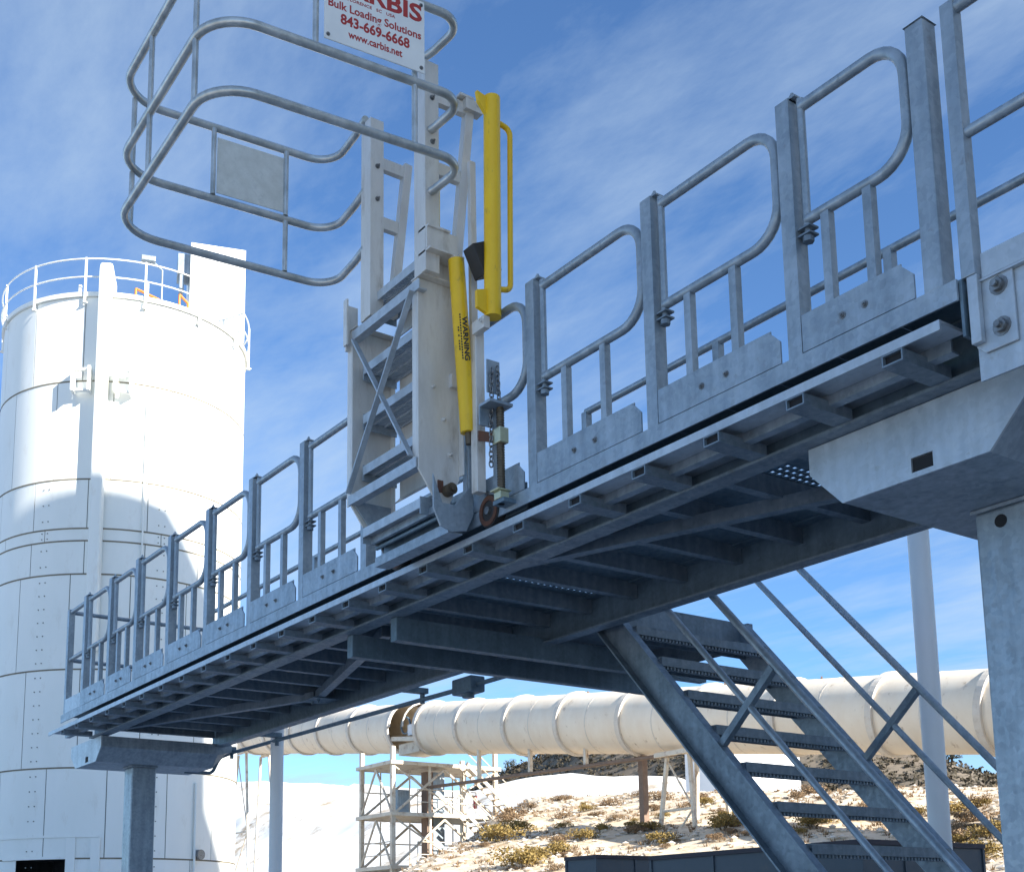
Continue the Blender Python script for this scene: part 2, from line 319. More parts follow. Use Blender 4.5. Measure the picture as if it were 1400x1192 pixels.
for i in range(npl):
    x = X0+pw*(i+.5)
    inst('deck_plank', pfm if i in (22, 29) else solid, lp, (x, 4.5, 3.79))
# cross beams under the platform carrying the stair landing
for x in (-7.40, -6.81):
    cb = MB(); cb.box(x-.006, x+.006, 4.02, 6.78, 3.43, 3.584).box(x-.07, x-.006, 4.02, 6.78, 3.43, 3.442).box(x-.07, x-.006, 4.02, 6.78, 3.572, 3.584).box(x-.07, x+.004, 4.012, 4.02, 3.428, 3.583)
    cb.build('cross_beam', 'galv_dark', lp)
def angle(a, b, wd=.07):
    m = MB(); m.bar(a, b, wd, .008); d = (Vector(b)-Vector(a)).normalized(); sdv = d.cross(Vector((0, 0, 1))).normalized()
    o2 = sdv*(wd/2-.004)+Vector((0, 0, .035)); m.bar(Vector(a)+o2, Vector(b)+o2, .008, .062); return m
for a, b in (((-12.6, 4.10, 3.635), (-9.99, 5.05, 3.635)), ((-9.93, 5.05, 3.6354), (-7.50, 4.34, 3.6354)), ((-5.6, 4.10, 3.63), (-2.9, 5.05, 3.63))):
    angle(a, b).build('plan_brace', 'galv_mid', lp)
gp = MB().box(-10.10, -9.82, 4.95, 5.2, 3.62, 3.628); hexbolt(gp, (-10.02, 5.03, 3.62), (0, 0, -1), .014); hexbolt(gp, (-9.9, 5.03, 3.62), (0, 0, -1), .014); gp.build('gusset_plate', 'galv_dark', lp)
# cap beams and columns
def capcol(cx, ztop, zbot, y0, y1, colx0, colx1, cy0, cy1):
    top, bot = ztop, zbot
    poly = [(cx-.5, top), (cx+.5, top), (cx+.5, top-.115), (cx+.34, bot), (cx-.34, bot), (cx-.5, top-.115)]
    c = MB(); n = 6; m1 = y1-.16
    vs = [(a, y0+.012, b) for a, b in poly]+[(a, m1, b) for a, b in poly]+[(a, y1, max(b, bot+.17)) for a, b in poly]
    fs = [tuple(range(n-1, -1, -1)), tuple(range(2*n, 3*n))]
    for L0 in (0, n): fs += [(L0+i, L0+(i+1) % n, L0+n+(i+1) % n, L0+n+i) for i in range(n)]
    c.add(vs, fs); c.build('cap_beam', 'galv', lp, .006)
    pl = [(a+(a-cx)*.01, b) for a, b in poly]
    q0, q1, h0, h1 = cx, cx+.10, bot+.022, bot+.082          # plate cut round a rectangular slot
    ep = MB(); Y_ = (y0, y0+.0118)
    ep.prism([(cx-.505, top), (q0, top), (q0, bot), (cx-.343, bot), (cx-.505, top-.115)], XZ, *Y_).prism([(q1, top), (cx+.505, top), (cx+.505, top-.115), (cx+.343, bot), (q1, bot)], XZ, *Y_)
    ep.prism([(q0, top), (q1, top), (q1, h1), (q0, h1)], XZ, *Y_).prism([(q0, h0), (q1, h0), (q1, bot), (q0, bot)], XZ, *Y_); e = ep.build('cap_end_plate', 'galv_pale', lp)
    MB().box(q0+.002, q1-.002, y0+.0085, y0+.0115, h0+.002, h1-.002).build('slot', 'dark', e)  # black sheet behind the cut, painting the shade in the slot
    cl = MB().box(colx0, colx1, cy0, cy1, .03, bot-.018).build('column', 'galv', lp, .012)
    MB().box(colx0-.012, colx1+.012, cy0-.012, cy1+.012, bot-.018, bot-.003).build('column_head_plate', 'galv', lp)
    MB().box(colx0-.1, colx1+.1, cy0-.1, cy1+.1, .004, .03).build('base_plate', 'galv', lp)
    return cl
cR = capcol(-2.86, 3.583, 3.30, 4.02, 5.5, -2.965, -2.66, 4.58, 4.89)
cL = capcol(-13.16, 3.583, 3.335, 3.98, 5.40, -13.16, -12.92, 4.40, 4.66)
MB().cyl((-2.845, 4.5795, 3.225), (-2.845, 4.577, 3.225), .028, 16).build('bolt_hole', 'dark', cR)  # black disc on the face, painting the shade of a hole
# posts, kick plates
for i, x in enumerate(PX):
    p = MB(); p.box(x-.035, x+.035, 3.655, 3.663, 3.802, 4.92).box(x-.035, x-.027, 3.663, 3.725, 3.802, 4.92).box(x+.027, x+.035, 3.663, 3.725, 3.802, 4.92)
    p.box(x-.035, x+.035, 3.6635, 3.725, 4.912, 4.92)
    po = p.build('rail_post', 'galv', lp)
    b = MB().box(x+.036, x+.10, 3.665, 3.72, 4.30, 4.308).box(x+.036, x+.10, 3.665, 3.72, 4.33, 4.338); b.cyl((x+.07, 3.69, 4.28), (x+.07, 3.69, 4.36), .014, 8); b.cyl((x+.07, 3.69, 4.274), (x+.07, 3.69, 4.298), .024, 6)
    b.build('hinge_bracket', 'galv_mid', po); b = MB().box(x-.02, x+.06, 3.668, 3.715, 4.921, 4.929); hexbolt(b, (x+.03, 3.69, 4.929), (0, 0, 1), .014); b.build('top_hinge', 'galv', po)
    nx = PX[i+1] if i+1 < len(PX) else -2.456
    if x == -6.607: continue
    k0, k1 = x+.040, nx-.075
    kp = MB().prism([(k0, 3.806), (k1, 3.806), (k1, 3.90), (k1-.06, 3.962), (k0, 3.962)], XZ, 3.654, 3.662).box(k0, k1-.062, 3.670, 3.676, 3.80, 3.972).build('kick_plate', 'galv', lp)
    wd = k1-k0
    for f in (.38, .58): bo = MB(); hexbolt(bo, (k0+wd*f, 3.654, 3.878), (0, -1, 0), .011, .009); bo.build('plate_bolt', 'bolt', kp)
MB().box(-2.498, -2.418, 3.66, 3.74, 3.802, 4.87).add([], []).build('end_post', 'galv', lp, .006)
MB().add([(-2.502, 3.656, 4.871), (-2.414, 3.656, 4.871), (-2.414, 3.744, 4.871), (-2.502, 3.744, 4.871), (-2.458, 3.70, 4.90)], [(0, 3, 2, 1), (0, 1, 4), (1, 2, 4), (2, 3, 4), (3, 0, 4)]).build('post_cap', 'galv', lp)
# far end guard: two posts, rails along Y, short front panel
er = MB(); er.box(-12.90, -12.84, 3.66, 3.72, 3.802, 4.90); er.build('end_post', 'galv', lp)
MB().box(-12.90, -12.84, 5.12, 5.18, 3.802, 4.90).build('end_post', 'galv', lp)
for z in (4.875, 4.37): MB().tube([(-12.87, 3.722, z), (-12.87, 5.118, z)], .022, 8).build('end_rail', 'galv', lp)
for z in (4.875, 4.37): MB().tube([(-12.838, 3.69, z), (-12.337, 3.69, z)], .022, 8).build('front_rail', 'galv', lp)
MB().box(-12.838, -12.34, 3.656, 3.664, 3.806, 3.95).build('kick_plate', 'galv_pale', lp)
# rear handrail with its stair opening
for xa, xb in ((-12.83, -7.62), (-6.20, -1.2)):
    for z in (5.035, 4.45): MB().tube([(xa, 5.15, z), (xb, 5.15, z)], .024, 8).build('rear_rail', 'galv', lp)
    MB().box(xa, xb, 5.185, 5.193, 3.805, 3.90).build('rear_kick_plate', 'galv', lp)
    n = max(2, int((xb-xa)/1.25)); 
    for j in range(n+1):
        x = xa+(xb-xa)*j/n; MB().box(x-.025, x+.025, 5.125, 5.175, 3.802, 5.03).build('rear_post', 'galv', lp)
MB().bar((-10.55, 5.10, 4.68), (-10.95, 5.08, 4.02), .04, .04, (0, 1, 0)).build('rail_strut', 'whitepaint', lp)

# swing gates
GL = {-12.30: 'seventh', -11.53: 'sixth', -10.79: 'fifth', -9.99: 'fourth', -9.16: 'third', -8.33: 'second', -7.48: 'first'}
for i, x in enumerate(PX):
    if x == -6.607: continue
    nx = PX[i+1] if i+1 < len(PX) else -2.456
    if x in GL: lab = 'galvanized D-shaped swing gate, %s to the left of the folded gangway' % GL[x]
    else: lab = {-5.73: 'galvanized swing gate partly hidden behind the folded gangway and its chain', -4.84: 'galvanized D-shaped swing gate, first to the right of the folded gangway', -3.935: 'galvanized D-shaped swing gate, second to the right of the gangway', -3.095: 'galvanized D-shaped swing gate next to the square end post'}[x]
    gt = thing('swing_gate', lab, 'gate', (x+.07, 3.69, 3.81), 'swing gates along the platform front')
    xr = nx-.075; y = 3.69
    pts = fillet([(x+.07, y, 4.872), (xr, y, 4.872), (xr, y, 4.37), (x+.07, y, 4.37)], .15, 7)
    MB().tube(pts, .0235, 10).build('loop_rail', 'galv', gt)
    MB().tube([(x+.07, y, 4.345), (x+.07, y, 4.905)], .017, 8).build('hinge_bar', 'galv', gt)
    wd = xr-x
    for f in (.30, .66): MB().box(x+wd*f-.02, x+wd*f+.02, y-.018, y+.018, 3.83, 4.352).build('picket', 'galv', gt)

# ================================================================== FIXED WALKWAY SECTION (right edge)
fs = thing('fixed_walkway', 'fixed galvanized walkway section with bolted fascia plate at right edge', 'walkway', (-1.8, 3.75, 3.4))
MB().box(-2.352, -2.297, 3.668, 3.72, 3.80, 4.87).build('rail_post', 'galv', fs, .003)
for z, r in ((4.845, .024), (4.345, .022)): MB().tube([(-2.297, 3.695, z), (-.6, 3.695, z)], r, 10).build('rail', 'galv', fs)
MB().box(-2.285, -.6, 3.690, 3.700, 3.782, 3.872).build('kick_plate', 'galv_pale', fs)
MB().box(-2.335, -.6, 3.712, 3.722, 3.425, 3.772).box(-2.335, -.6, 3.690, 3.722, 3.773, 3.781).build('fascia', 'galv_pale', fs)
bp_ = MB().prism([(-2.333, 3.80), (-2.333, 3.545), (-2.30, 3.515), (-2.178, 3.515), (-2.178, 3.795), (-2.20, 3.80)], XZ, 3.700, 3.7105).box(-2.335, -2.295, 3.672, 3.699, 3.55, 3.80).build('bolt_plate', 'galv_pale', fs, .003)
for z in (3.735, 3.585):
    b = MB(); hexbolt(b, (-2.232, 3.70, z), (0, -1, 0), .024, .02); b.build('bolt', 'bolt', bp_)
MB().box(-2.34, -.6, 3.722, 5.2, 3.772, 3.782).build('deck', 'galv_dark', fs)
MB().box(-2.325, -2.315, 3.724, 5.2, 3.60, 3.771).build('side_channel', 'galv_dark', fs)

# ================================================================== ACCESS STAIR
st = thing('access_stair', 'steep galvanized open-tread steel stair descending behind the platform', 'stair', (-4, 6.05, 0))
SL = 1.100
def sx(z, xo=0): return -6.148+(3.59-z)/SL+xo
nrm = Vector((SL, 0, 1)).normalized(); nrm = Vector((nrm.x, 0, nrm.z)); dirn = Vector((1, 0, -SL)).normalized()
def stringer(y, sgn):
    m = MB(); top = Vector((sx(3.78), y, 3.78)); bot = Vector((sx(.02), y, .02)); off = nrm*-.105
    m.bar(top+off, bot+off, .01, .21, nrm)
    for s2 in (-.006, -.204): m.bar(top+nrm*s2+Vector((0, sgn*.033, 0)), bot+nrm*s2+Vector((0, sgn*.033, 0)), .058, .011, nrm)
    return m
stringer(5.42, -1).build('stringer', 'galv_mid', st); stringer(6.71, 1).build('stringer', 'galv_mid', st)
def tread():
    m = MB(); m.box(-.24, .0, 5.43, 6.70, -.004, .004)
    m.box(-.005, .0, 5.43, 6.70, -.055, -.0045).box(-.24, -.235, 5.43, 6.70, -.045, -.0045).box(-.05, -.006, 5.43, 6.70, -.055, -.050)
    for j in range(40): m.box(-.0505, -.01, 5.45+j*.031, 5.466+j*.031, -.075, -.0555)
    return m.mesh('tread', 'galv_mid', (0, 6, 0))
tmh = tread()
for k in range(14):
    z = 3.555-.2555*k
    if z < .1: break
    inst('tread', tmh, st, (-6.075+.2322*k, 6, z))
def hrail(y, name_y):
    for d, nm in ((.60, 'top_rail'), (.30, 'mid_rail')):
        zt, zb = (4.62, 4.4)[d < .5], .5
        q = nrm*d
        a = Vector((sx(zt), y, zt))-dirn*0+q; b = Vector((sx(zb), y, zb))+q
        MB().tube([a, b], .024 if d > .5 else .021, 10).build(nm, 'galv', st)
    for z in (2.66, 1.35):
        a = Vector((sx(z), y, z)); MB().bar(a-nrm*.01, a+nrm*.585, .045, .045, (0, 1, 0)).build('stanchion', 'galv_mid', st)
hrail(5.40, 0); hrail(6.735, 1)
ld = MB(); ld.box(-7.46, -6.36, 5.31, 6.76, 3.785, 3.798).box(-6.372, -6.36, 5.315, 6.76, 3.60, 3.784).box(-7.46, -7.448, 5.315, 6.76, 3.60, 3.784).box(-7.44, -6.38, 6.75, 6.762, 3.60, 3.784); ld.build('landing', 'galv_mid', st)
MB().box(-6.42, -6.335, 6.765, 6.82, 3.62, 3.80).build('landing_bracket', 'galv_mid', st)

# ================================================================== FOLDED GANGWAY with its safety cage
gw = thing('folding_gangway', 'folded aluminium gangway stair with tubular safety cage and yellow spring arms on track carriage', 'gangway', (-6, 3.6, 3.69))
XL, XR = -6.395, -5.63
spoly = [(3.45, 5.235), (3.725, 5.235), (3.725, 4.09), (3.66, 3.93), (3.60, 3.915), (3.55, 3.955), (3.45, 4.10)]
for x, s2 in ((XR, 1), (XL, 1)):
    m = MB().prism(spoly, YZ, x, x+.012)
    m.box(x+.0125, x+.06, 3.717, 3.729, 4.10, 5.234); m.box(x-.05, x-.0005, 3.45, 3.46, 4.11, 5.234)
    so = m.build('stringer', 'alu', gw, .004)
    MB().box(x-.052, x+.064, 3.446, 3.733, 5.2352, 5.243).build('stringer_cap', 'alu', so)
hub = MB(); hub.tube([(XR+.0125, 3.635, 4.0), (XR+.075, 3.635, 4.0)], .034, 16); hub.tube([(XR+.075, 3.635, 4.0), (XR+.09, 3.635, 4.0)], .018, 6); hub.build('pivot_pin', 'bronze', gw)
MB().box(XR+.0125, XR+.02, 3.575, 3.61, 3.985, 4.055).build('pivot_plate', 'rust', gw)
bk = MB().box(XR+.0125, XR+.04, 3.66, 3.715, 4.62, 4.70); hexbolt(bk, (XR+.0125, 3.55, 4.60), (1, 0, 0), .01); hexbolt(bk, (XR+.0125, 3.62, 4.42), (1, 0, 0), .01); hexbolt(bk, (XR+.0125, 3.66, 4.22), (1, 0, 0), .012); bk.build('bracket', 'alu', gw)
# front bars and X bracing
for z, xa, xb in ((5.18, -6.36, -5.58), (4.135, -6.40, -5.62)):
    MB().box(xa, xb, 3.436, 3.444, z-.03, z+.03).box(xa, xb, 3.4445, 3.49, z-.03, z-.022).build('front_bar', 'galv_pale', gw)
MB().bar((-6.33, 3.430, 5.14), (-5.66, 3.430, 4.18), .010, .035, (0, 1, 0)).build('cross_brace', 'galv_pale', gw)
MB().bar((-5.63, 3.419, 5.15), (-6.37, 3.419, 4.17), .010, .035, (0, 1, 0)).build('cross_brace', 'galv_pale', gw)
def gtread(z, name='tread'):
    m = MB(); a, b = XL+.065, XR-.055
    m.box(a, b, 3.50, 3.508, z-.055, z).box(a, b, 3.72, 3.728, z-.055, z)
    for yy in (3.565, 3.64): m.box(a, b, yy, yy+.012, z-.05, z-.04)
    n = 30
    for j in range(n): xx = a+(b-a)*(j+.2)/n; m.box(xx, xx+.013, 3.5085, 3.7195, z-.0395, z-.031)
    t = m.build(name, 'galv_pale', gw)
    MB().prism([(3.735, z-.01), (3.742, z-.01), (3.742, z-.17), (3.70, z-.21), (3.693, z-.21), (3.735, z-.165)], YZ, XL+.10, XR-.20).build('tread_arm', 'alu', t)
    for xx in (a-.008, b): MB().box(xx, xx+.008, 3.50, 3.735, z-.09, z+.01).build('tread_end', 'galv', t)
for z in (5.405, 4.99, 4.672, 4.345, 3.955): gtread(z)
# side frames above the stringers
def sideframe(x0, x1, ztop, r1, r2, ytop, ybot, zt2):
    p = MB().box(x0, x0+.05, 3.455, 3.535, 5.2435, ztop-.02).box(x0+.051, x1, 3.45, 3.545, 5.2435, ztop).build('handrail_post', 'alu', gw, .003)
    b = MB(); hexbolt(b, (x1, 3.50, r1-.06), (1, 0, 0), .011); hexbolt(b, (x1, 3.50, r2+.12), (1, 0, 0), .011); b.build('post_bolt', 'bolt', p)
    MB().bar((x0+.07, ybot, 5.30), (x0+.07, ytop, zt2), .05, .055, (0, 1, 0)).build('slant_post', 'alu', gw, .003)
    for z in (r1, r2):
        f = (z-5.30)/(zt2-5.30); y1 = ybot+(ytop-ybot)*f-.028
        MB().box(x0+.05, x0+.09, 3.547, y1, z-.038, z+.038).build('rung', 'alu', gw)
sideframe(-6.29, -6.165, 6.56, 6.30, 5.90, 3.745, 3.635, 6.36)
sideframe(-5.66, -5.53, 6.56, 6.39, 5.93, 3.795, 3.685, 6.43)
tbk = MB().box(-5.68, -5.535, 3.7, 3.80, 6.44, 6.455).box(-5.60, -5.535, 3.74, 3.86, 6.37, 6.438); hexbolt(tbk, (-5.534, 3.83, 6.42), (1, 0, 0), .012); tbk.build('arm_bracket', 'alu', gw)
bb = MB().box(-5.616, -5.50, 3.45, 3.60, 5.50, 5.512).box(-5.525, -5.513, 3.45, 3.66, 5.37, 5.50).box(-5.616, -5.48, 3.45, 3.68, 5.355, 5.367).box(-5.616, -5.606, 3.452, 3.68, 5.244, 5.354); bb.build('seat_bracket', 'alu', gw)
# bracket by the left stringer
MB().box(XL-.03, XL-.012, 3.42, 3.50, 5.10, 5.40).box(XL-.012, XL+.03, 3.40, 3.412, 5.12, 5.42).build('left_bracket', 'alu', gw)
# yellow arms
def yarm(x, a, b, r, handle):
    o = MB().tube([(x, *a), (x, *b)], r, 20).build('spring_arm', 'yellow', gw, .002)
    if handle:
        yb, zb = b; ya, za = a
        MB().tube(fillet([(x, ya+.04, za-.14), (x, ya+.125, za-.155), (x, yb+.125, zb+.20), (x, yb+.04, zb+.18)], .045, 5), .0165, 10).build('arm_handle', 'yellow', o)
        MB().prism([(ya-.02, za-.02), (ya-.11, za+.0), (ya-.10, za-.06), (ya-.05, za-.12), (ya-.02, za-.13)], YZ, x-.012, x+.012).prism([(yb-.02, zb+.16), (yb-.11, zb+.13), (yb-.11, zb+.03), (yb-.02, zb+.0)], YZ, x-.012, x+.012).build('arm_lug', 'yellow', o)
    return o
yarm(-5.291, (3.754, 6.289), (3.739, 4.934), .048, True)  # this arm scaled about the camera, result written as plain coordinates
ya2 = yarm(-5.49, (3.630, 5.335), (3.702, 4.318), .046, False)
yarm(-6.47, (4.10, 6.46), (4.09, 5.30), .045, False)
cl = MB(); cl.box(-5.51, -5.47, 3.605, 3.625, 5.335, 5.365).box(-5.51, -5.47, 3.64, 3.66, 5.335, 5.375); cl.build('clevis', 'alu', gw)
# strut, rear post, chain, screw jack; all but the strut rescaled about the camera
MB().bar((-5.505, 3.752, 6.0), (-5.475, 3.735, 4.52), .03, .042, (0, 1, 0)).build('strut', 'alu', gw, .003)
MB().box(-5.464, -5.405, 3.70, 3.758, 3.952, 4.952).build('rear_post', 'alu', gw, .003)
lug = MB().box(-5.404, -5.287, 3.676, 3.715, 4.86, 4.93); hexbolt(lug, (-5.30, 3.675, 4.90), (0, -1, 0), .012); lug.build('arm_bracket', 'alu', gw)
bm_ = MB().obox((-5.364, 3.725, 5.305), (.05, 0, 0), (0, .06, .03), (0, -.04, .08)); bm_.build('bumper', 'rubber', gw, .004)
MB().box(-5.29, -5.28, 3.686, 3.773, 4.48, 4.672).build('chain_plate', 'galv', gw, .003)
def chain(a, b, n):
    m = MB(); a, b = Vector(a), Vector(b); d = (b-a)/n
    for i in range(n):
        c = a+d*(i+.5); hl = d.length*.68; ax = d.normalized(); side = Vector((0, 1, 0)) if i % 2 else Vector((1, 0, 0))
        side = (side-ax*side.dot(ax)).normalized(); pts = []
        for j in range(10): t = 2*math.pi*j/10; pts.append(c+ax*hl*math.cos(t)+side*.0125*math.sin(t))
        m.tube(pts, .0042, 5, closed=True)
    return m
chain((-5.265, 3.745, 4.634), (-5.255, 3.748, 4.384), 9).build('chain', 'bolt', gw); chain((-5.265, 3.708, 4.614), (-5.246, 3.682, 4.038), 20).build('chain', 'bolt', gw)
JX, JY = -5.214, 3.7245
sj = MB().tube([(JX, JY, 3.825), (JX, JY, 4.37)], .019, 14)
for j in range(34): sj.tube([(JX, JY, 3.855+j*.0152), (JX, JY, 3.860+j*.0152)], .0225, 12)
sj.build('screw_jack', 'bronze', gw)
MB().box(JX-.06, JX+.05, JY-.10, JY+.05, 4.371, 4.387).box(JX-.06, JX-.05, JY-.10, JY+.02, 4.27, 4.3705).build('jack_head', 'galv', gw)
MB().box(JX-.035, JX+.035, JY-.03, JY+.03, 4.164, 4.25).build('jack_nut', 'zinc', gw, .004)
MB().box(JX-.03, JX+.03, JY-.03, JY+.03, 3.849, 3.892).box(JX-.04, JX+.04, JY-.05, JY+.04, 3.8925, 3.902).build('jack_foot', 'zinc', gw, .004)
MB().bar((-5.48, 3.715, 4.305), (-5.245, 3.715, 4.207), .012, .055, (0, 0, 1)).build('jack_link', 'rust', gw)
MB().cyl((-5.49, 3.703, 4.32), (-5.49, 3.708, 4.25), .022, 12).build('piston_rod', 'bronze', gw)
# carriage
cp = [(3.50, 4.06), (3.50, 3.86), (3.545, 3.765), (3.62, 3.742), (3.72, 3.765), (3.76, 3.85), (3.765, 3.87), (3.765, 4.30), (3.735, 4.30), (3.735, 4.02), (3.64, 3.90), (3.56, 3.90)]
MB().prism(cp, YZ, -5.553, -5.541).build('carriage_plate', 'galv', gw, .004)
MB().prism([(3.44, 4.135), (3.75, 4.135), (3.75, 3.80), (3.69, 3.80), (3.58, 3.965)], YZ, XL+.0135, XL+.0255).box(XL+.026, XL+.05, 3.60, 3.70, 3.87, 3.92).build('carriage_plate', 'galv', gw, .004)
ca = MB().box(-6.37, -5.56, 3.606, 3.616, 3.742, 3.800).box(-6.37, -5.56, 3.6165, 3.70, 3.742, 3.750); ca.build('carriage_angle', 'galv', gw)
MB().box(-6.36, -5.57, 3.66, 3.672, 3.80, 3.93).build('carriage_web', 'galv_dark', gw)
MB().box(-6.35, -5.58, 3.555, 3.575, 3.865, 3.905).build('carriage_rail', 'galv', gw)
MB().tube([(-6.34, 3.60, 3.85), (-5.58, 3.60, 3.85)], .013, 8).build('carriage_rod', 'galv_dark', gw)
MB().box(-5.54, -5.14, 3.835, 3.845, 3.80, 3.95).box(-5.26, -5.16, 3.70, 3.8345, 3.825, 3.848).build('wheel_fork', 'galv_dark', gw)
for x in (-5.409, -6.40):
    wh = MB().tube([(x, 3.775, 3.853), (x, 3.83, 3.853)], .092, 32).build('wheel', 'rubber', gw, .004)
    MB().hollow((x, 3.769, 3.853), (x, 3.7745, 3.853), .084, .058, 32).build('wheel_rim', 'rust', wh)
    MB().cyl((x, 3.760, 3.853), (x, 3.7745, 3.853), .022, 10).build('wheel_hub', 'bolt', wh)
# cage
HZ = (5.735, 6.122, 6.612)
for z in HZ:
    pts = fillet([(-6.27, 3.475, z), (-6.45, 3.50, z), (-6.82, 3.53, z), (-6.93, 2.125, z), (-5.335, 2.085, z), (-5.20, 3.51, z), (-5.50, 3.495, z), (-5.60, 3.475, z)], .26, 9)
    MB().tube(pts, .0245, 14).build('cage_hoop', 'tube', gw)
def up(x, y, z0, z1, r=.0165): MB().tube([(x, y, z0+.02), (x, y, z1-.02)], r, 10).build('cage_upright', 'tube', gw)
up(-6.868, 2.72, HZ[1], HZ[2]); up(-6.832, 3.20, HZ[1], HZ[2]); up(-6.832, 3.20, HZ[0], HZ[1])
for a, b in ((0, 1), (1, 2)):
    up(-6.865, 2.21, HZ[a], HZ[b]); up(-6.28, 2.108, HZ[a], HZ[b]); up(-5.56, 2.09, HZ[a], HZ[b]); up(-5.232, 3.20, HZ[a], HZ[b])
up(-5.285, 2.63, HZ[1], HZ[2])

gw.scale = (.965, .965, .965); gw.location = (-5.79, 3.474, 3.617)          # whole group scaled about the camera; sits just in front of the gates, wheels on the track

# ================================================================== SIGNS on the cage
def text_mesh(txt, size, bold=0.0, spacing=1.0, width=None):
    cu = bpy.data.curves.new('lettering', 'FONT'); cu.body = txt; cu.size = size; cu.align_x = 'CENTER'; cu.align_y = 'CENTER'; cu.offset = bold; cu.space_character = spacing; cu.extrude = .0006; cu.resolution_u = 3
    o = bpy.data.objects.new('lettering', cu); COL.objects.link(o); bpy.context.view_layer.update()
    me = bpy.data.meshes.new_from_object(o.evaluated_get(bpy.context.evaluated_depsgraph_get())); bpy.data.objects.remove(o)
    sxv = 1.0
    if width:
        xs = [v.co.x for v in me.vertices]; sxv = width/(max(xs)-min(xs)); cxm = (max(xs)+min(xs))/2
        for v in me.vertices: v.co.x = (v.co.x-cxm)*sxv
    return me
def put_text(txt, size, parent, loc, rotm, m, bold=0, spacing=1, width=None, name='lettering'):
    me = text_mesh(txt, size, bold, spacing, width); me.materials.clear(); me.materials.append(MT[m])
    o = bpy.data.objects.new(name, me); COL.objects.link(o); o.parent = parent
    org = Vector(ORG.get(parent.name, (0, 0, 0))); o.matrix_local = Matrix.Translation(Vector(loc)-org) @ rotm.to_4x4(); return o
def sign(x, y0, y1, z0, z1, tilt, face, label):
    cen = Vector((x, (y0+y1)/2, (z0+z1)/2)); t = thing('company_sign', label, 'sign', cen, 'signs on the cage')
    w2, h2 = (y1-y0)/2, (z1-z0)/2; q = Vector((math.sin(tilt), math.cos(tilt), 0)); nx = Vector((q.y, -q.x, 0))
    MB().obox(cen, nx*.003, q*w2, (0, 0, h2)).build('panel', 'signwhite' if face > 0 else 'signback', t)
    rm = Matrix((q*face, Vector((0, 0, 1)), nx*face)).transposed(); P = lambda u, v: cen+q*(u*w2*face)+Vector((0, 0, v*h2))+nx*(.0036*face)
    put_text('CARBIS', .135, t, P(0, .60), rm, 'red', .004, 1, w2*1.9)
    put_text('FLORENCE   SC   USA', .024, t, P(-.08, .265), rm, 'red', .0002, 1, w2*.95)
    put_text('Bulk Loading Solutions', .062, t, P(0, .00), rm, 'red', .0012, 1, w2*1.86)
    put_text('843-669-6668', .078, t, P(0, -.345), rm, 'red', .0022, 1, w2*1.38)
    put_text('www.carbis.net', .058, t, P(0, -.69), rm, 'red', .0012, 1, w2*1.08)
    for u in (-.93, .93):
        for v in (-.88, .88):
            b = MB(); hexbolt(b, P(u, v)+nx*.001*face, nx*face, .007, .006); b.build('sign_bolt', 'bolt', t)
sign(-5.040, 2.567, 3.127, 6.008, 6.425, .094, 1, 'white sign with red lettering bolted to the right side of the cage')
sign(-6.618, 2.649, 3.074, 6.005, 6.372, .08, -1, 'sign panel seen from its grey back on the left side of the cage')
# warning text down the lower yellow arm
wm = Vector((0, .0706, -.9975)); wn = Vector((.92, -.39, 0)).normalized(); wu = wn.cross(wm).normalized(); wn2 = wm.cross(wu)
rm = Matrix((wm, wu, wm.cross(wu))).transposed()
cw = Vector((-5.49, 3.665, 4.85))+wm.cross(wu)*.047
put_text('WARNING', .04, ya2, cw+wu*.012, rm, 'black', .001, 1, .26)
tl = MB()
for r_, ww in ((-.012, .28), (-.026, .16)):
    for j in range(int(ww/.016)):
        if random.random() < .85: tl.obox(cw+wu*r_+wm*(-ww/2+j*.016), wm*.005, wu*.0035, wm.cross(wu)*.0006)
tl.build('small_print', 'black', ya2)

# ================================================================== CONDUIT and junction box under the rear beam
cd = thing('conduit', 'grey conduit pipe with junction box hung along the rear of the platform', 'conduit', (-10, 5.5, 3.5))
MB().tube(fillet([(-13.25, 5.10, 3.34), (-13.25, 5.42, 3.34), (-13.25, 5.5, 3.52), (-12.9, 5.5, 3.535), (-8.35, 5.5, 3.50)], .08, 5), .02, 10).build('pipe', 'galv_dark', cd)
for x in (-12.9, -11.75, -8.9): MB().box(x-.035, x+.035, 5.306, 5.54, 3.555, 3.60).cyl((x, 5.5, 3.47), (x, 5.5, 3.555), .022, 8).build('hanger', 'galv_dark', cd)
MB().box(-8.34, -8.06, 5.43, 5.57, 3.44, 3.57).cyl((-8.2, 5.5, 3.41), (-8.2, 5.5, 3.44), .05, 14).build('junction_box', 'galv_dark', cd, .012)
MB().tube([(-8.06, 5.5, 3.50), (-7.5, 5.5, 3.50)], .02, 8).build('pipe', 'galv_dark', cd)

# ================================================================== WHITE POSTS
for (x, y, wd, zt, lab) in ((-5.25, 7.4, .15, 4.9, 'tall white painted steel post standing behind the stair'), (-11.85, 5.55, .135, 3.9, 'white painted steel post under the left half of the platform')):
    t = thing('support_post', lab, 'post', (x, y, 0), 'white posts behind the platform')
    MB().tube([(x, y, .03), (x, y, zt)], wd/2, 24).build('shaft', 'whitepaint', t)
    MB().box(x-.16, x+.16, y-.16, y+.16, .004, .03).build('base_plate', 'whitepaint', t); MB().box(x-.12, x+.12, y-.12, y+.12, zt, zt+.02).build('head_plate', 'whitepaint', t)

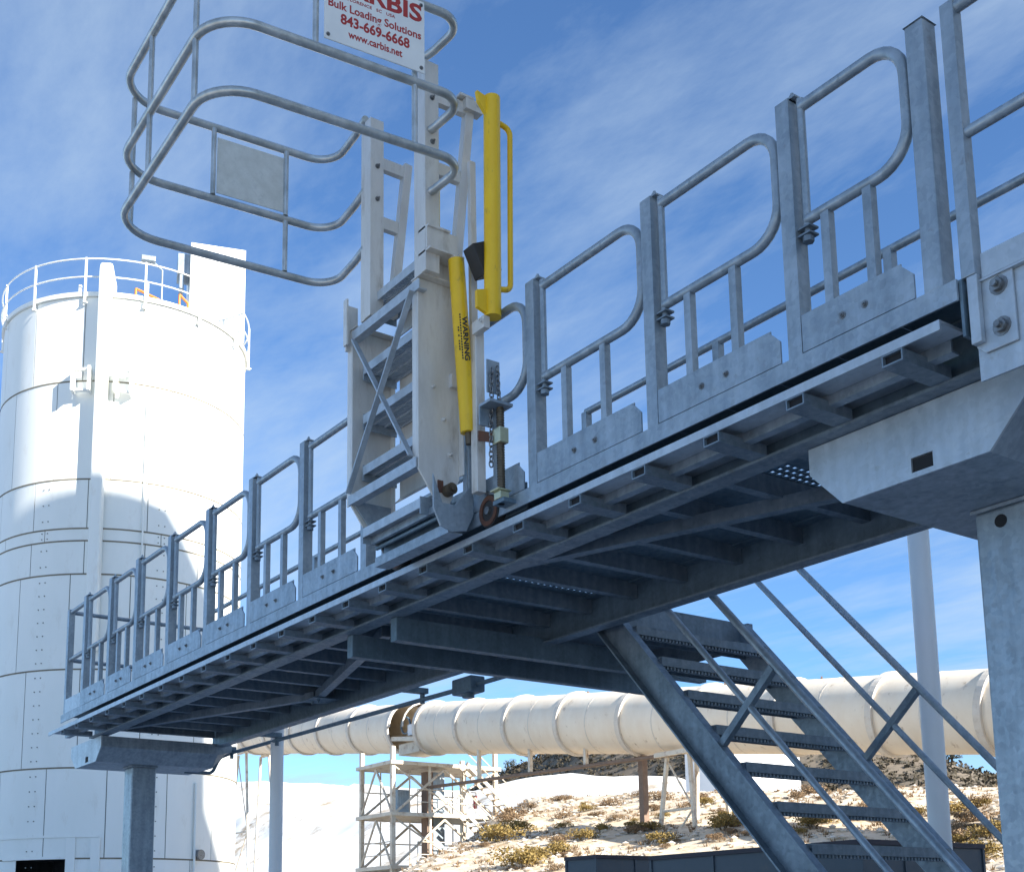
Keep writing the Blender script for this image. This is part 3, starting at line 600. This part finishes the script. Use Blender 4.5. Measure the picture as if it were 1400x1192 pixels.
# ================================================================== SILO
SC = Vector((-34.244, 11.105, 0)); SR = 3.356
sl = thing('silo', 'tall white bolted steel storage silo with railing around its roof', 'silo', SC)
MB().hollow((SC.x, SC.y, 3.41), (SC.x, SC.y, 18.28), SR-.016, SR-.05, 96).build('inner_shell', 'seam', sl)
lsh = MB(); lv = []
for i in range(73):
    a = R_(-32.6+(334.3-.8)*i/72); lv += [(SC.x+(SR-.016)*math.cos(a), SC.y+(SR-.016)*math.sin(a), z) for z in (0, 3.41)]
lsh.add(lv, [(2*i, 2*i+2, 2*i+3, 2*i+1) for i in range(72)], True); lsh.build('lower_shell', 'seam', sl)
def panel_mesh(z0, z1, na, gap=.0035, r0=SR-.014, r1=SR):
    da = 2*math.pi/na; n = 6; m = MB(); q = [(math.cos(gap+(da-2*gap)*i/n), math.sin(gap+(da-2*gap)*i/n)) for i in range(n+1)]; h = z1-z0
    m.add([(r1*c, r1*s_, z) for c, s_ in q for z in (0, h)], [(2*i, 2*i+2, 2*i+3, 2*i+1) for i in range(n)], True)
    for z, in ((0,), (h,)): m.add([(r*c, r*s_, z) for c, s_ in q for r in (r0, r1)], [(2*i, 2*i+2, 2*i+3, 2*i+1) for i in range(n)])
    for c, s_ in (q[0], q[-1]): m.add([(r0*c, r0*s_, 0), (r1*c, r1*s_, 0), (r1*c, r1*s_, h), (r0*c, r0*s_, h)], [(0, 1, 2, 3)])
    return m.mesh('wall_panel', 'silo', recalc=False)
rings = [(0, 3.40, -33), (3.425, 5.65, -45.7), (5.675, 8.155, -58.5), (8.18, 10.64, -64.6), (10.665, 11.525, -59), (11.55, 11.855, -52), (11.88, 13.185, -58.4), (13.21, 15.885, -49), (15.91, 18.26, -63)]
for z0, z1, off in rings:
    me = panel_mesh(z0, z1, 14)
    if z0 > 1: MB().hollow((SC.x, SC.y, z0-.030), (SC.x, SC.y, z0+.008), SR+.008, SR-.01, 120).build('ring_seam', 'ringseam', sl)
    for k in range(14):
        if z0 == 0 and k == 13: continue                     # doorway
        inst('wall_panel', me, sl, (SC.x, SC.y, z0), (0, 0, R_(off+k*360/14)))
def pol(a, r, z): return Vector((SC.x+r*math.cos(R_(a)), SC.y+r*math.sin(R_(a)), z))
for a0 in (-52, -.5, 51):
    b = MB()
    for z0, z1, off in rings:
        if z0 > 13: continue
        n = max(2, int((z1-z0)/.34))
        for j in range(n):
            for s2 in (-1.4, 1.4):
                p = pol(a0-2.0*(18-z0)/18*0+s2, SR+.004, z0+(j+.5)*(z1-z0)/n); er_ = (p-SC); er_.z = 0; er_.normalize(); b.cyl(p-er_*.004, p+er_*.014, .016, 6)
    tag(b.build('bolt_row', 'seam', sl), kind='stuff')
MB().hollow((SC.x, SC.y, 18.27), (SC.x, SC.y, 18.39), SR+.07, SR-.3, 96).build('rim', 'silo', sl)
cone = MB(); n = 64; vs = [pol(360*i/n, SR-.25, 18.30) for i in range(n)]+[Vector((SC.x, SC.y, 18.75))]; cone.add(vs, [(i, (i+1) % n, n) for i in range(n)], True); cone.build('roof', 'silo', sl)
for k in range(14):
    a = -88.7+25.714*k; p = pol(a, SR+.10, 18.08); er_ = (p-SC); er_.z = 0; er_.normalize()
    ps = MB().bar(p, p+Vector((0, 0, 1.27)), .05, .05, er_).box(p.x-.06, p.x+.06, p.y-.06, p.y+.06, 18.05, 18.079); ps.build('railing_post', 'silo', sl)
for z in (19.32, 18.80): MB().tube([pol(360*i/72, SR+.10, z) for i in range(72)], .021, 6, closed=True).build('railing', 'silo', sl)
# vertical duct with rounded head and its brackets
er_ = Vector((math.cos(R_(-28)), math.sin(R_(-28)), 0)); tg = Vector((-er_.y, er_.x, 0))
prof = [(.02, 8.6), (.42, 8.6), (.42, 18.75)]+[(.42-.30*(1-math.cos(R_(q))), 18.75+.42*math.sin(R_(q))) for q in (20, 40, 60, 80, 90)]+[(-.55, 18.9), (-.55, 18.45), (.02, 18.45)]
mf = lambda a, b, d: tuple(SC+er_*(SR+a)+tg*d+Vector((0, 0, b)))
MB().prism(prof, mf, -.15, .15).build('duct', 'silo', sl, .05)
for a0, a1 in ((-40, -33), (-22.5, -16)):
    for z in (15.55, 16.12):
        MB().tube([pol(a0+(a1-a0)*j/4, SR+.22, z) for j in range(5)], .05, 6).build('duct_bracket', 'silo', sl)
    for a in (a0, a1): MB().bar(pol(a, SR+.22, 15.5), pol(a, SR+.22, 16.17), .07, .3, er_).build('duct_bracket', 'silo', sl)
# roof penthouse, door frame, lamp, orange guards
ph = MB(); cph = Vector((-33.05, 13.25, 0)); u_ = Vector((.30, .954, 0)); v_ = Vector((.954, -.30, 0))
ph.obox(cph+Vector((0, 0, 19.85)), u_*.78, v_*.9, (0, 0, 1.45)); pho = ph.build('penthouse', 'silo', sl)
MB().obox(cph+v_*.905+u_*-.02+Vector((0, 0, 19.85)), u_*.012, v_*.006, (0, 0, 1.44)).build('seam_strip', 'seam', pho)
MB().obox(cph-u_*.95+v_*.3+Vector((0, 0, 20.75)), u_*.17, v_*.35, (0, 0, .3)).obox(cph-u_*1.0+v_*.3+Vector((0, 0, 20.35)), u_*.06, v_*.30, (0, 0, .35)).build('vent_hood', 'galv', pho)
lpst = cph-u_*1.55+v_*.6
MB().tube([lpst+Vector((0, 0, 18.5)), lpst+Vector((0, 0, 20.45)), lpst-u_*.28+Vector((0, 0, 20.7))], .03, 8).obox(lpst-u_*.40+Vector((0, 0, 20.72)), u_*.20, v_*.14, (0, 0, .08)).build('lamp', 'galv', sl, .02)
for du, w_ in ((-1.95, .32), (-.95, .12)):
    c0 = cph+u_*du+v_*1.0; fr = MB()
    for s2 in (-1, 1): fr.tube([c0+u_*w_*s2+Vector((0, 0, 18.5)), c0+u_*w_*s2+Vector((0, 0, 19.45-.12*s2))], .035, 6)
    fr.tube([c0-u_*w_+Vector((0, 0, 19.57)), c0+u_*w_+Vector((0, 0, 19.33))], .035, 6).tube([c0-u_*w_+Vector((0, 0, 19.05)), c0+u_*w_+Vector((0, 0, 18.8))], .03, 6)
    fr.build('ladder_guard', 'orange', sl)
MB().tube([pol(-10, SR-.3, 18.4), pol(-10, SR-.3, 18.95)], .06, 8).tube([pol(-45, SR-.5, 18.4), pol(-45, SR-.5, 18.9)], .05, 8).build('roof_vent', 'silo', sl)
# door, door frame, valve, drain line
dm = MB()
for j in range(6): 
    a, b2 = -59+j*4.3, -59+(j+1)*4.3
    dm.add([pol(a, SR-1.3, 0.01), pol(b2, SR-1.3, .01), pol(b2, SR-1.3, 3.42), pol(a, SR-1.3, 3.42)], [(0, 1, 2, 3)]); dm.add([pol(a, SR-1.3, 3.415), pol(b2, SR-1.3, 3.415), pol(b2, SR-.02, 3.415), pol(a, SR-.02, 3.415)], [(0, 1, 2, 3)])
dm.build('doorway', 'dark', sl)  # black surfaces paint the dark of the interior
for z0, z1, a0, a1, dr in ((3.40, 3.47, -66, -33, .05), (3.93, 3.99, -72, -22.5, .03)):
    vs = []; fs = []; nn = 10
    for i in range(nn+1):
        a = a0+(a1-a0)*i/nn; vs += [pol(a, SR, z0), pol(a, SR+dr, z0), pol(a, SR+dr, z1), pol(a, SR, z1)]
        if i: b = 4*(i-1); fs += [(b+1, b+5, b+6, b+2), (b+2, b+6, b+7, b+3), (b, b+4, b+5, b+1)]
    MB().add(vs, fs).build('door_lintel', 'silo', sl)
for a in (-33.5, -23.5): MB().bar(pol(a, SR+.03, 0), pol(a, SR+.03, 3.92), .22, .06, er_).build('door_frame', 'silo', sl)
MB().tube([pol(22.5, SR+.0, 3.55), pol(22.5, SR+.15, 3.55)], .13, 16).build('valve', 'bolt', sl, .01)
MB().tube([pol(20, SR+.05, 0.1), pol(20, SR+.05, 5.4)], .035, 8).build('drain_line', 'silo', sl)
MB().tube([pol(-9, SR+.04, 9.2), pol(-9, SR+.04, 15.5)], .025, 6).build('drain_line', 'silo', sl)

# ================================================================== ENCLOSED CONVEYOR TUBE
def tz(x): return 7.24+(-20.6-x)*.1215
TY, TR = 30.0, 1.165
cv = thing('conveyor_tube', 'long inclined white cylindrical conveyor gallery with ring collars', 'conveyor', (-40, TY, 0))
RX = [-12.1, -15.55, -19.02, -22.5, -26.2, -29.8, -33.45, -37.06, -40.5, -44.05, -47.33]
LXs = [-49.75, -53.56, -57.0, -60.2, -63.4, -66.6, -69.8, -73]
def P(x, dx_=0): return Vector((x, TY, tz(x)))
def ringtube(xa, xb, r, m, name, n=40, ri=None): return MB().hollow(P(xa), P(xb), r, ri or r-.03, n)
for lst in (RX, LXs):
    for a, b in zip(lst, lst[1:]):
        o = MB().tube([P(a), P(b)], TR, 48, caps=False).build('tube_section', 'conv', cv)
        mid = a+(b-a)*.52
        ringtube(mid+.025, mid-.025, TR+.006, 0, '', ri=TR-.001).build('weld_band', 'collar', o)
    for x in lst:
        o = ringtube(x+.11, x-.11, TR+.095, 0, '', ri=TR+.001).build('collar', 'collar', cv)
# walkway stub and cable on top of the tube
for x in (-36.2, -29.0, -24.9): MB().bar(P(x)+Vector((0, -.25, TR+.03)), P(x)+Vector((-.5, .3, TR+.06)), .05, .06).build('lifting_lug', 'brown', cv)
# open drive section between the two tubes
dv = MB()
for yy in (-.95, .95): dv.bar(P(-47.4)+Vector((0, yy, -.55)), P(-49.7)+Vector((0, yy, -.55)), .12, .2)
dv.build('drive_frame', 'scaff', cv)
hs = MB(); n = 16
vs = []; fs = []
for i in range(n+1):
    a = R_(-20+200*i/n)
    for x in (-47.45, -49.65): c_ = P(x); vs.append(c_+Vector((0, math.cos(a)*TR*.98, math.sin(a)*TR*.98)))
fs = [(2*i, 2*i+1, 2*i+3, 2*i+2) for i in range(3, n)]; fs = [f for f in fs if f[0] < 2*10]
hs.add(vs, fs, True); hs.build('hood', 'brown', cv)
for x in (-47.5, -48.4, -49.6):
    MB().tube([P(x)+Vector((0, math.cos(R_(q))*TR, math.sin(R_(q))*TR)) for q in range(0, 181, 15)], .05, 6).build('hood_rib', 'collar', cv)
MB().tube([P(-48.0)+Vector((0, -.55, .05)), P(-48.0)+Vector((0, .6, .05))], .34, 20).build('pulley', 'rubber', cv)
MB().hollow(P(-48.95)+Vector((0, -.7, .1)), P(-48.95)+Vector((0, -.62, .1)), .42, .36, 24).build('hand_wheel', 'galv_dark', cv)
MB().obox(P(-48.2)+Vector((0, -.6, -.1)), (.35, 0, 0), (0, .2, 0), (0, 0, .25)).build('drive_cover', 'shed', cv)
MB().obox(P(-48.6)+Vector((0, 0, -.95)), (.9, 0, 0), (0, .7, 0), (0, 0, .25)).build('chute', 'scaff', cv)

# ================================================================== SCAFFOLD TOWER under the drive section
sf = thing('scaffold_tower', 'dusty steel scaffold tower with two decks under the conveyor drive', 'scaffold', (-48.3, 30, 0))
ax, bx_, ay, by = -46.98, -49.74, 27.5, 32.95
corners = [(ax, ay), (bx_, ay), (bx_, by), (ax, by)]
for (x, y) in corners: MB().box(x-.09, x+.09, y-.09, y+.09, .4, 9.9 if (x, y) in ((ax, by),) else 9.45).build('leg', 'scaff', sf)
for y in (29.4, 31.2): MB().box(ax-.05, ax+.05, y-.05, y+.05, .4, 8.7).build('leg', 'scaff', sf)
LV = [8.75, 6.5, 4.2, 1.9]
for z in LV:
    d = MB().box(bx_-.15, ax+.15, ay-.15, by+.15, z-.07, z).build('deck', 'scaff', sf)
    for e in ((ax+.16, ax+.2, ay-.2, by+.2), (bx_-.2, bx_-.16, ay-.2, by+.2)): MB().box(*e, z-.10, z+.06).build('toe_board', 'scaff', d)
    MB().box(bx_-.15, ax+.15, ay-.2, ay-.16, z-.10, z+.06).build('toe_board', 'scaff', d)
    for hh in (.55, 1.1):
        if z > 8: continue
        MB().tube([(ax+.1, ay+1.2, z+hh), (ax+.1, by, z+hh)], .025, 6).build('guard_rail', 'scaff', sf)
        MB().tube([(bx_+.05, ay, z+hh), (ax-.05, ay, z+hh)], .025, 6).build('guard_rail', 'scaff', sf) if z < 5 else None
    for yy in (28.7, 30.3, 31.8):
        if z < 8: MB().tube([(ax+.1, yy, z), (ax+.1, yy, z+1.1)], .025, 6).build('guard_post', 'scaff', sf)
for z0, z1 in zip(LV[1:], LV):
    mid = (ay+by)/2-.1
    for ya in (ay+.1, by-.1): MB().tube([(ax+.05, ya, z0+.05), (ax+.05, mid, z1-.2)], .06, 6).build('brace', 'scaff', sf)
    for ya in (ay+.1, by-.1): MB().tube([(bx_-.05, ya, z0+.05), (bx_-.05, mid, z1-.2)], .06, 6).build('brace', 'scaff', sf)
    mxs = (ax+bx_)/2
    for ya, yb in ((29.4, by-.1), (31.2, ay+.1)): MB().tube([(ax+.02, ya, z0+.05), (ax+.02, yb, z1-.2)], .04, 6).build('brace', 'scaff', sf)
    for yv in (28.3, 30.6, 32.2): MB().tube([(bx_+.3, yv, z0), (bx_+.3, yv, z1-.16)], .035, 6).build('standard', 'scaff', sf)
    for yv in (28.9, 31.9): MB().tube([(ax-.9, yv, z0), (ax-.9, yv, z1-.16)], .035, 6).build('standard', 'scaff', sf)
    MB().tube([(bx_+.3, ay, (z0+z1)/2), (bx_+.3, by, (z0+z1)/2)], .03, 6).build('ledger', 'scaff', sf)
    for xa in (ax, bx_): MB().tube([(xa, ay-.05, z0+.05), (mxs, ay-.05, z1-.2)], .055, 6).build('brace', 'scaff', sf)
    # inclined ladder stair
    s0 = Vector((ax+.5, 30.6, z1)); s1 = Vector((ax+.5, 33.4, z0))
    lad = MB()
    for q in (0, .65): lad.bar(s0+Vector((q, 0, 0)), s1+Vector((q, 0, 0)), .05, .16)
    lad.build('ladder_stringer', 'scaff', sf)
    for j in range(1, 9): MB().bar(s0.lerp(s1, j/9), s0.lerp(s1, j/9)+Vector((.65, 0, 0)), .18, .03).build('ladder_tread', 'scaff', sf)
    for q in (0, .65): MB().tube([s0+Vector((q, 0, .95)), s1+Vector((q, 0, .95))], .025, 6).build('ladder_rail', 'scaff', sf)
MB().box(-48.2, -47.5, 29.9, 30.5, 1, 8.5).build('chute_leg', 'galv', sf)
MB().box(-47.95, -47.45, 29.55, 29.85, 1, 8.5).build('chute_leg', 'brown', sf)
MB().box(-48.6, -48.1, 28.4, 29.0, 6.5, 7.7).build('control_cabinet', 'galv', sf)
MB().box(-47.25, -47.1, 31.9, 32.02, 6.9, 7.5).build('fire_point', 'red', sf)

# ================================================================== CONVEYOR TRESTLES
def trestle(xc, label, spread, zb):
    t = thing('trestle', label, 'trestle', (xc, TY, 0), 'trestle legs of the conveyor')
    zt = tz(xc)-TR-.1; lg = []
    for s2 in (-1, 1):
        for s3 in (-1, 1):
            a = Vector((xc+.55*s2, TY+.7*s3, zt)); b = Vector((xc+spread*s2, TY+1.0*s3, zb)); lg.append((a, b)); MB().bar(a, b, .12, .12, (0, 1, 0)).build('leg', 'scaff', t)
    MB().box(xc-.9, xc+.9, TY-1.0, TY-.85, zt, zt+.16).build('saddle', 'scaff', t); MB().box(xc-.9, xc+.9, TY+.85, TY+1.0, zt, zt+.16).build('saddle', 'scaff', t)
    for f0, f1 in ((0.02, .4), (.4, .8)):
        for (i, j) in (((0, 2),) if f0 < .1 else ((2, 0),)):
            MB().tube([lg[i][0].lerp(lg[i][1], f0), lg[j][0].lerp(lg[j][1], f1)], .035, 6).build('brace', 'scaff', t)
    for f in (.4, .8): MB().bar(lg[0][0].lerp(lg[0][1], f), lg[2][0].lerp(lg[2][1], f), .08, .08).build('strut', 'scaff', t)
trestle(-67.2, 'white braced trestle under the far left end of the conveyor', 2.2, .3)
trestle(-30.9, 'pale braced trestle leg standing left of the access stair', 1.1, 2.6)
pp = thing('brown_post', 'rusty brown steel post carrying the conveyor on the hillside', 'post', (-33.5, 30, 4.6))
MB().box(-33.62, -33.38, 29.88, 30.12, 4.2, tz(-33.5)-TR-.06).build('shaft', 'brown', pp); MB().box(-33.8, -33.2, 29.7, 30.3, 4.35, 4.95).build('footing', 'stone', pp)
# slender service bridge below the conveyor with stub hangers
sbg = thing('service_pipe', 'thin dark inclined service pipe hung below the conveyor', 'pipe', (-39, 30, 5))
MB().tube([(-31.1, 29.4, 7.31), (-47.3, 29.4, 7.74)], .075, 8).build('pipe', 'brown', sbg)
for x in (-36.1, -39.6, -43.2): MB().box(x-.07, x+.07, 29.42, 29.56, 7.34+(-31.1-x)*.0264, tz(x)-TR+.2).build('hanger', 'scaff', sbg)

# ================================================================== SHED and CONTAINERS
sh = thing('shed', 'white metal shed on the hillside behind the stair', 'shed', (-67, 70, 8))
MB().box(-68.9, -65.1, 66, 74.6, 8, 15.2).build('wall', 'shed', sh)
for y in (68.1, 70.3, 72.4): MB().box(-65.1, -65.06, y-.06, y+.06, 8, 15.1).build('wall_rib', 'cladding', sh)
MB().box(-69.1, -64.9, 65.8, 74.8, 15.2, 15.4).build('roof', 'shed', sh)
def container(x0, x1, y0, y1, zt, label):
    t = thing('container', label, 'container', ((x0+x1)/2, (y0+y1)/2, 0), 'dark containers below the stair')
    MB().box(x0, x1, y0, y1, .05, zt-.06).build('body', 'slate', t)
    MB().box(x0-.03, x1+.03, y0-.03, y1+.03, zt-.06, zt).build('lid', 'slatetrim', t)
    n = max(1, round((x1-x0)/1.1))
    for j in range(n+1):
        x = x0+(x1-x0)*j/n; MB().box(x-.02, x+.02, y0-.018, y0-.001, .06, zt-.062).build('rib', 'slate', t)
    n = max(1, round((y1-y0)/.9))
    for j in range(n+1):
        y = y0+(y1-y0)*j/n; MB().box(x1+.001, x1+.018, y-.02, y+.02, .06, zt-.062).build('rib', 'slate', t)
container(-16.75, -15.957, 13.2, 16.6, 2.735, 'smaller dark blue container left of the long one')
container(-13.29, -9.6, 12.0, 14.4, 2.545, 'long dark blue container behind the foot of the stair')

# ================================================================== VEGETATION AND STONES on the hillside
def leafball(seed, n, m, flat=.62):
    rnd = random.Random(seed); b = MB()
    lobes = [(rnd.uniform(-.55, .55), rnd.uniform(-.55, .55), rnd.uniform(.1, .5), rnd.uniform(.3, .55)) for _ in range(7)]
    for i in range(n):
        lx, ly, lz, lr = lobes[rnd.randrange(7)]
        d = Vector((rnd.gauss(0, 1), rnd.gauss(0, 1), rnd.gauss(0, 1))).normalized()*lr*(rnd.random()**.4)
        c = Vector((lx+d.x, ly+d.y, max(.02, lz+d.z*flat))); s = rnd.uniform(.03, .075)
        u = Vector((rnd.gauss(0, 1), rnd.gauss(0, 1), rnd.gauss(0, 1))).normalized(); v = u.cross(Vector((rnd.gauss(0, 1), rnd.gauss(0, 1), rnd.gauss(0, 1)))).normalized()
        b.add([c-u*s, c+v*s*.55, c+u*s, c-v*s*.55], [(0, 1, 2, 3)])
    return b.mesh('foliage', m)
def twigs(seed):
    rnd = random.Random(seed); b = MB()
    for i in range(7): a = rnd.uniform(0, 6.28); b.tube([(0, 0, -.15), (math.cos(a)*.25, math.sin(a)*.25, .22), (math.cos(a)*.5, math.sin(a)*.5, .5)], .02, 4, caps=False)
    return b.mesh('stems', 'twig')
LM = {'a': [leafball(i, 1100, 'leaf_a') for i in range(4)], 'b': [leafball(10+i, 900, 'leaf_b', .5) for i in range(4)]}
TWG = [twigs(i) for i in range(3)]
CAMP = Vector((0, 0, 1.6))
def pix(p):
    v = Vector(p)-CAMP; z = v.dot(fw); return 700+1708.26*v.dot(rt)/z, 973.27+1708.26*v.dot(dn)/z
def px_ground(px, py):
    d = (fw+rt*((px-700)/1708.26)+dn*((py-973.27)/1708.26)); t = 14/d.y
    while t < 60/d.y:
        p = CAMP+d*t
        if p.z < bank_h(p.x, p.y): return Vector((p.x, p.y, bank_h(p.x, p.y)))
        t += .15
    return None
shrubs = []
# the larger shrubs one can pick out, given as image pixels and cast from the camera onto the slope
shrub_px = [((803, 1145), 1.0, 'a'), ((824, 1132), .75, 'a'), ((866, 1135), .9, 'b'), ((893, 1132), .8, 'a'), ((905, 1150), .95, 'a'), ((835, 1098), .9, 'b'), ((762, 1091), .7, 'b'), ((773, 1089), .7, 'b'), ((723, 1102), .9, 'b'), ((700, 1112), 1.2, 'b'), ((712, 1135), 1.3, 'a'), ((690, 1145), 1.5, 'a'), ((695, 1120), 1.2, 'b'), ((770, 1115), .8, 'b'), ((875, 1085), .8, 'b'), ((900, 1090), 1.1, 'b'), ((718, 1183), 1.5, 'a'), ((735, 1170), 1.0, 'a'), ((760, 1165), 1.0, 'a'), ((765, 1150), .9, 'b'), ((988, 1130), 1.2, 'a'), ((1000, 1125), 1.1, 'b'), ((1110, 1127), 1.1, 'a'), ((1090, 1088), .9, 'b'), ((1102, 1083), 1.2, 'b'), ((1130, 1122), 1.0, 'a'), ((1330, 1120), 1.0, 'b'), ((1310, 1108), 1.0, 'a'), ((1335, 1098), .9, 'b'), ((1305, 1150), 1.0, 'b'), ((1340, 1170), 1.0, 'a'), ((1350, 1140), .9, 'a'), ((960, 1090), .8, 'b'), ((1230, 1090), 1.0, 'b'), ((1210, 1110), .9, 'a'), ((880, 1180), .6, 'b'), ((1320, 1185), .9, 'b')]
import itertools
where = {'a': 'ochre', 'b': 'brown'}
lots = []
for (px_, py_), s, kd in shrub_px:
    p = px_ground(px_, py_+4)
    if p: lots.append((p, s, kd))
NS = len(lots); rnd = random.Random(5); tries = 0
while len(lots) < 95 and tries < 3000:
    tries += 1; p = px_ground(rnd.uniform(660, 1352), rnd.uniform(1086, 1192))
    if p and noise.noise(Vector((p.x*.25, p.y*.25, 3))) > -.15: lots.append((p, rnd.uniform(.3, .75), rnd.choice('aabbb')))
def sdesc(i):
    p, s, kd = lots[i]; x_ = pix(p)[0]
    side = 'left of the brown post' if x_ < 870 else ('between the brown post and the stair' if x_ < 980 else ('seen through the stair' if x_ < 1280 else 'right of the tall white post'))
    return ('large' if s > 1.05 else 'middling' if s > .85 else 'small', where[kd], side)
fam = {}
for i in range(len(lots)-0):
    if i < NS: fam.setdefault(sdesc(i), []).append(i)
NUM = ['', 'one', 'two', 'three', 'four', 'five', 'six', 'seven', 'eight', 'nine']; ORD = ['leftmost', 'second from left', 'third from left', 'fourth from left', 'fifth from left', 'sixth from left', 'seventh from left', 'eighth from left']
for i, (p, s, kd) in enumerate(lots):
    if i < NS:
        d_ = sdesc(i); f_ = sorted(fam[d_], key=lambda q: pix(lots[q][0])[0])
        lab = '%s %s shrub %s' % d_
        if len(f_) > 1: lab += ', %s of %s alike' % (ORD[f_.index(i)], NUM[len(f_)])
        else: lab += ', growing on pale stony ground' if len(lab.split()) < 9 else ''
        gr_ = 'dry shrubs on the slope'
    else:
        lab = 'low tuft of %s dry scrub scattered on the pale slope' % where[kd]; gr_ = 'low %s tufts on the slope' % where[kd]
    t = thing('shrub', lab, 'shrub', p, gr_)
    rz = rnd.uniform(0, 6.28); sc = s*.58
    o = inst('foliage', rnd.choice(LM[kd]), t, p, (0, 0, rz), (sc*1.15, sc*1.15, sc)); inst('stems', rnd.choice(TWG), t, p, (0, 0, rz), (sc, sc, sc))
# stones and dry grass tussocks: uncountable
stn = MB(); rnd = random.Random(11)
ico = [(0, 0, 1), (.89, 0, .45), (.28, .85, .45), (-.72, .53, .45), (-.72, -.53, .45), (.28, -.85, .45), (0, 0, -.4)]
icf = [(0, 1, 2), (0, 2, 3), (0, 3, 4), (0, 4, 5), (0, 5, 1), (6, 2, 1), (6, 3, 2), (6, 4, 3), (6, 5, 4), (6, 1, 5)]
cnt = 0
while cnt < 4500:
    y = rnd.uniform(19, 41); x = rnd.uniform(-56, -14)
    if bank_h(x, y) < 1.6: cnt += .05; continue
    s = .04+.16*rnd.random()**3; z = bank_h(x, y)
    stn.add([(x+a*s*rnd.uniform(.6, 1.3), y+b*s*rnd.uniform(.6, 1.3), z+c*s*.7) for a, b, c in ico], icf); cnt += 1
tag(stn.build('stones', 'stone'), 'pale loose stones strewn over the slope', 'stones', kind='stuff')
tus = MB(); cnt = 0
while cnt < 2600:
    y = rnd.uniform(19, 42); x = rnd.uniform(-56, -14)
    if bank_h(x, y) < 1.6 or noise.noise(Vector((x*.35, y*.35, 8))) < -.05: cnt += .05; continue
    z = bank_h(x, y); s = rnd.uniform(.05, .17)
    for j in range(9):
        a = rnd.uniform(0, 6.28); r_ = rnd.uniform(0, .6)*s; ox, oy = math.cos(a)*r_, math.sin(a)*r_; wdt = s*.16; a2 = rnd.uniform(0, 6.28)
        tus.add([(x+ox-math.cos(a2)*wdt, y+oy-math.sin(a2)*wdt, z-.02), (x+ox+math.cos(a2)*wdt, y+oy+math.sin(a2)*wdt, z-.02), (x+ox*2.2, y+oy*2.2, z+s*rnd.uniform(.6, 1.1))], [(0, 1, 2)])
    cnt += 1
tag(tus.build('dry_grass', 'leaf_b'), 'dry brown grass tussocks among the stones', 'grass', kind='stuff')
# far hill: scrub read as one mass
fsr = MB(); rnd = random.Random(21)
for i in range(6500):
    y = rnd.uniform(112, 152); x = rnd.uniform(-245, -60)*y/150; z = hill_h(x, y); s = rnd.uniform(.25, .75)
    for j in range(9):
        c = Vector((x+rnd.gauss(0, .5)*s, y+rnd.gauss(0, .5)*s, z+abs(rnd.gauss(0, .55))*s)); u = Vector((rnd.gauss(0, 1), rnd.gauss(0, 1), rnd.gauss(0, 1))).normalized(); v = u.cross(Vector((rnd.gauss(0, 1), rnd.gauss(0, 1), rnd.gauss(0, 1)))).normalized(); q = s*.42
        fsr.add([c-u*q, c+v*q*.7, c+u*q, c-v*q*.7], [(0, 1, 2, 3)])
tag(fsr.build('hill_scrub', 'scrub'), 'dark scrub covering the far hill', 'scrub', kind='stuff')
jl = [leafball(30+i, 700, 'leaf_c', 1.0) for i in range(3)]
for (px_, lab) in ((694, 'dark juniper tree on the ridge above the scaffold, leftmost of three'), (728, 'dark juniper tree on the far ridge, middle of three'), (748, 'dark juniper tree on the ridge, rightmost of three above the white quarry'), (1302, 'single dark tree on the skyline right of the tall white post')):
    best = None
    for yy in range(140, 156, 2):
        d = fw+rt*((px_-700)/1708.26)+dn*((1050-973.27)/1708.26); x = d.x/d.y*yy; z = hill_h(x, yy); el = (z-1.6)/yy
        if best is None or el > best[0]: best = (el, Vector((x, yy, z)))
    p = best[1]; t = thing('juniper_tree', lab, 'tree', p, 'trees on the far ridge'); s = 2.1
    inst('crown', jl[px_ % 3], t, p+Vector((0, 0, .8)), (0, 0, px_), (s*.9, s*.9, s)); MB().tube([p-Vector((0, 0, .4)), p+Vector((.1, 0, 1.6))], .16, 6).build('trunk', 'twig', t)
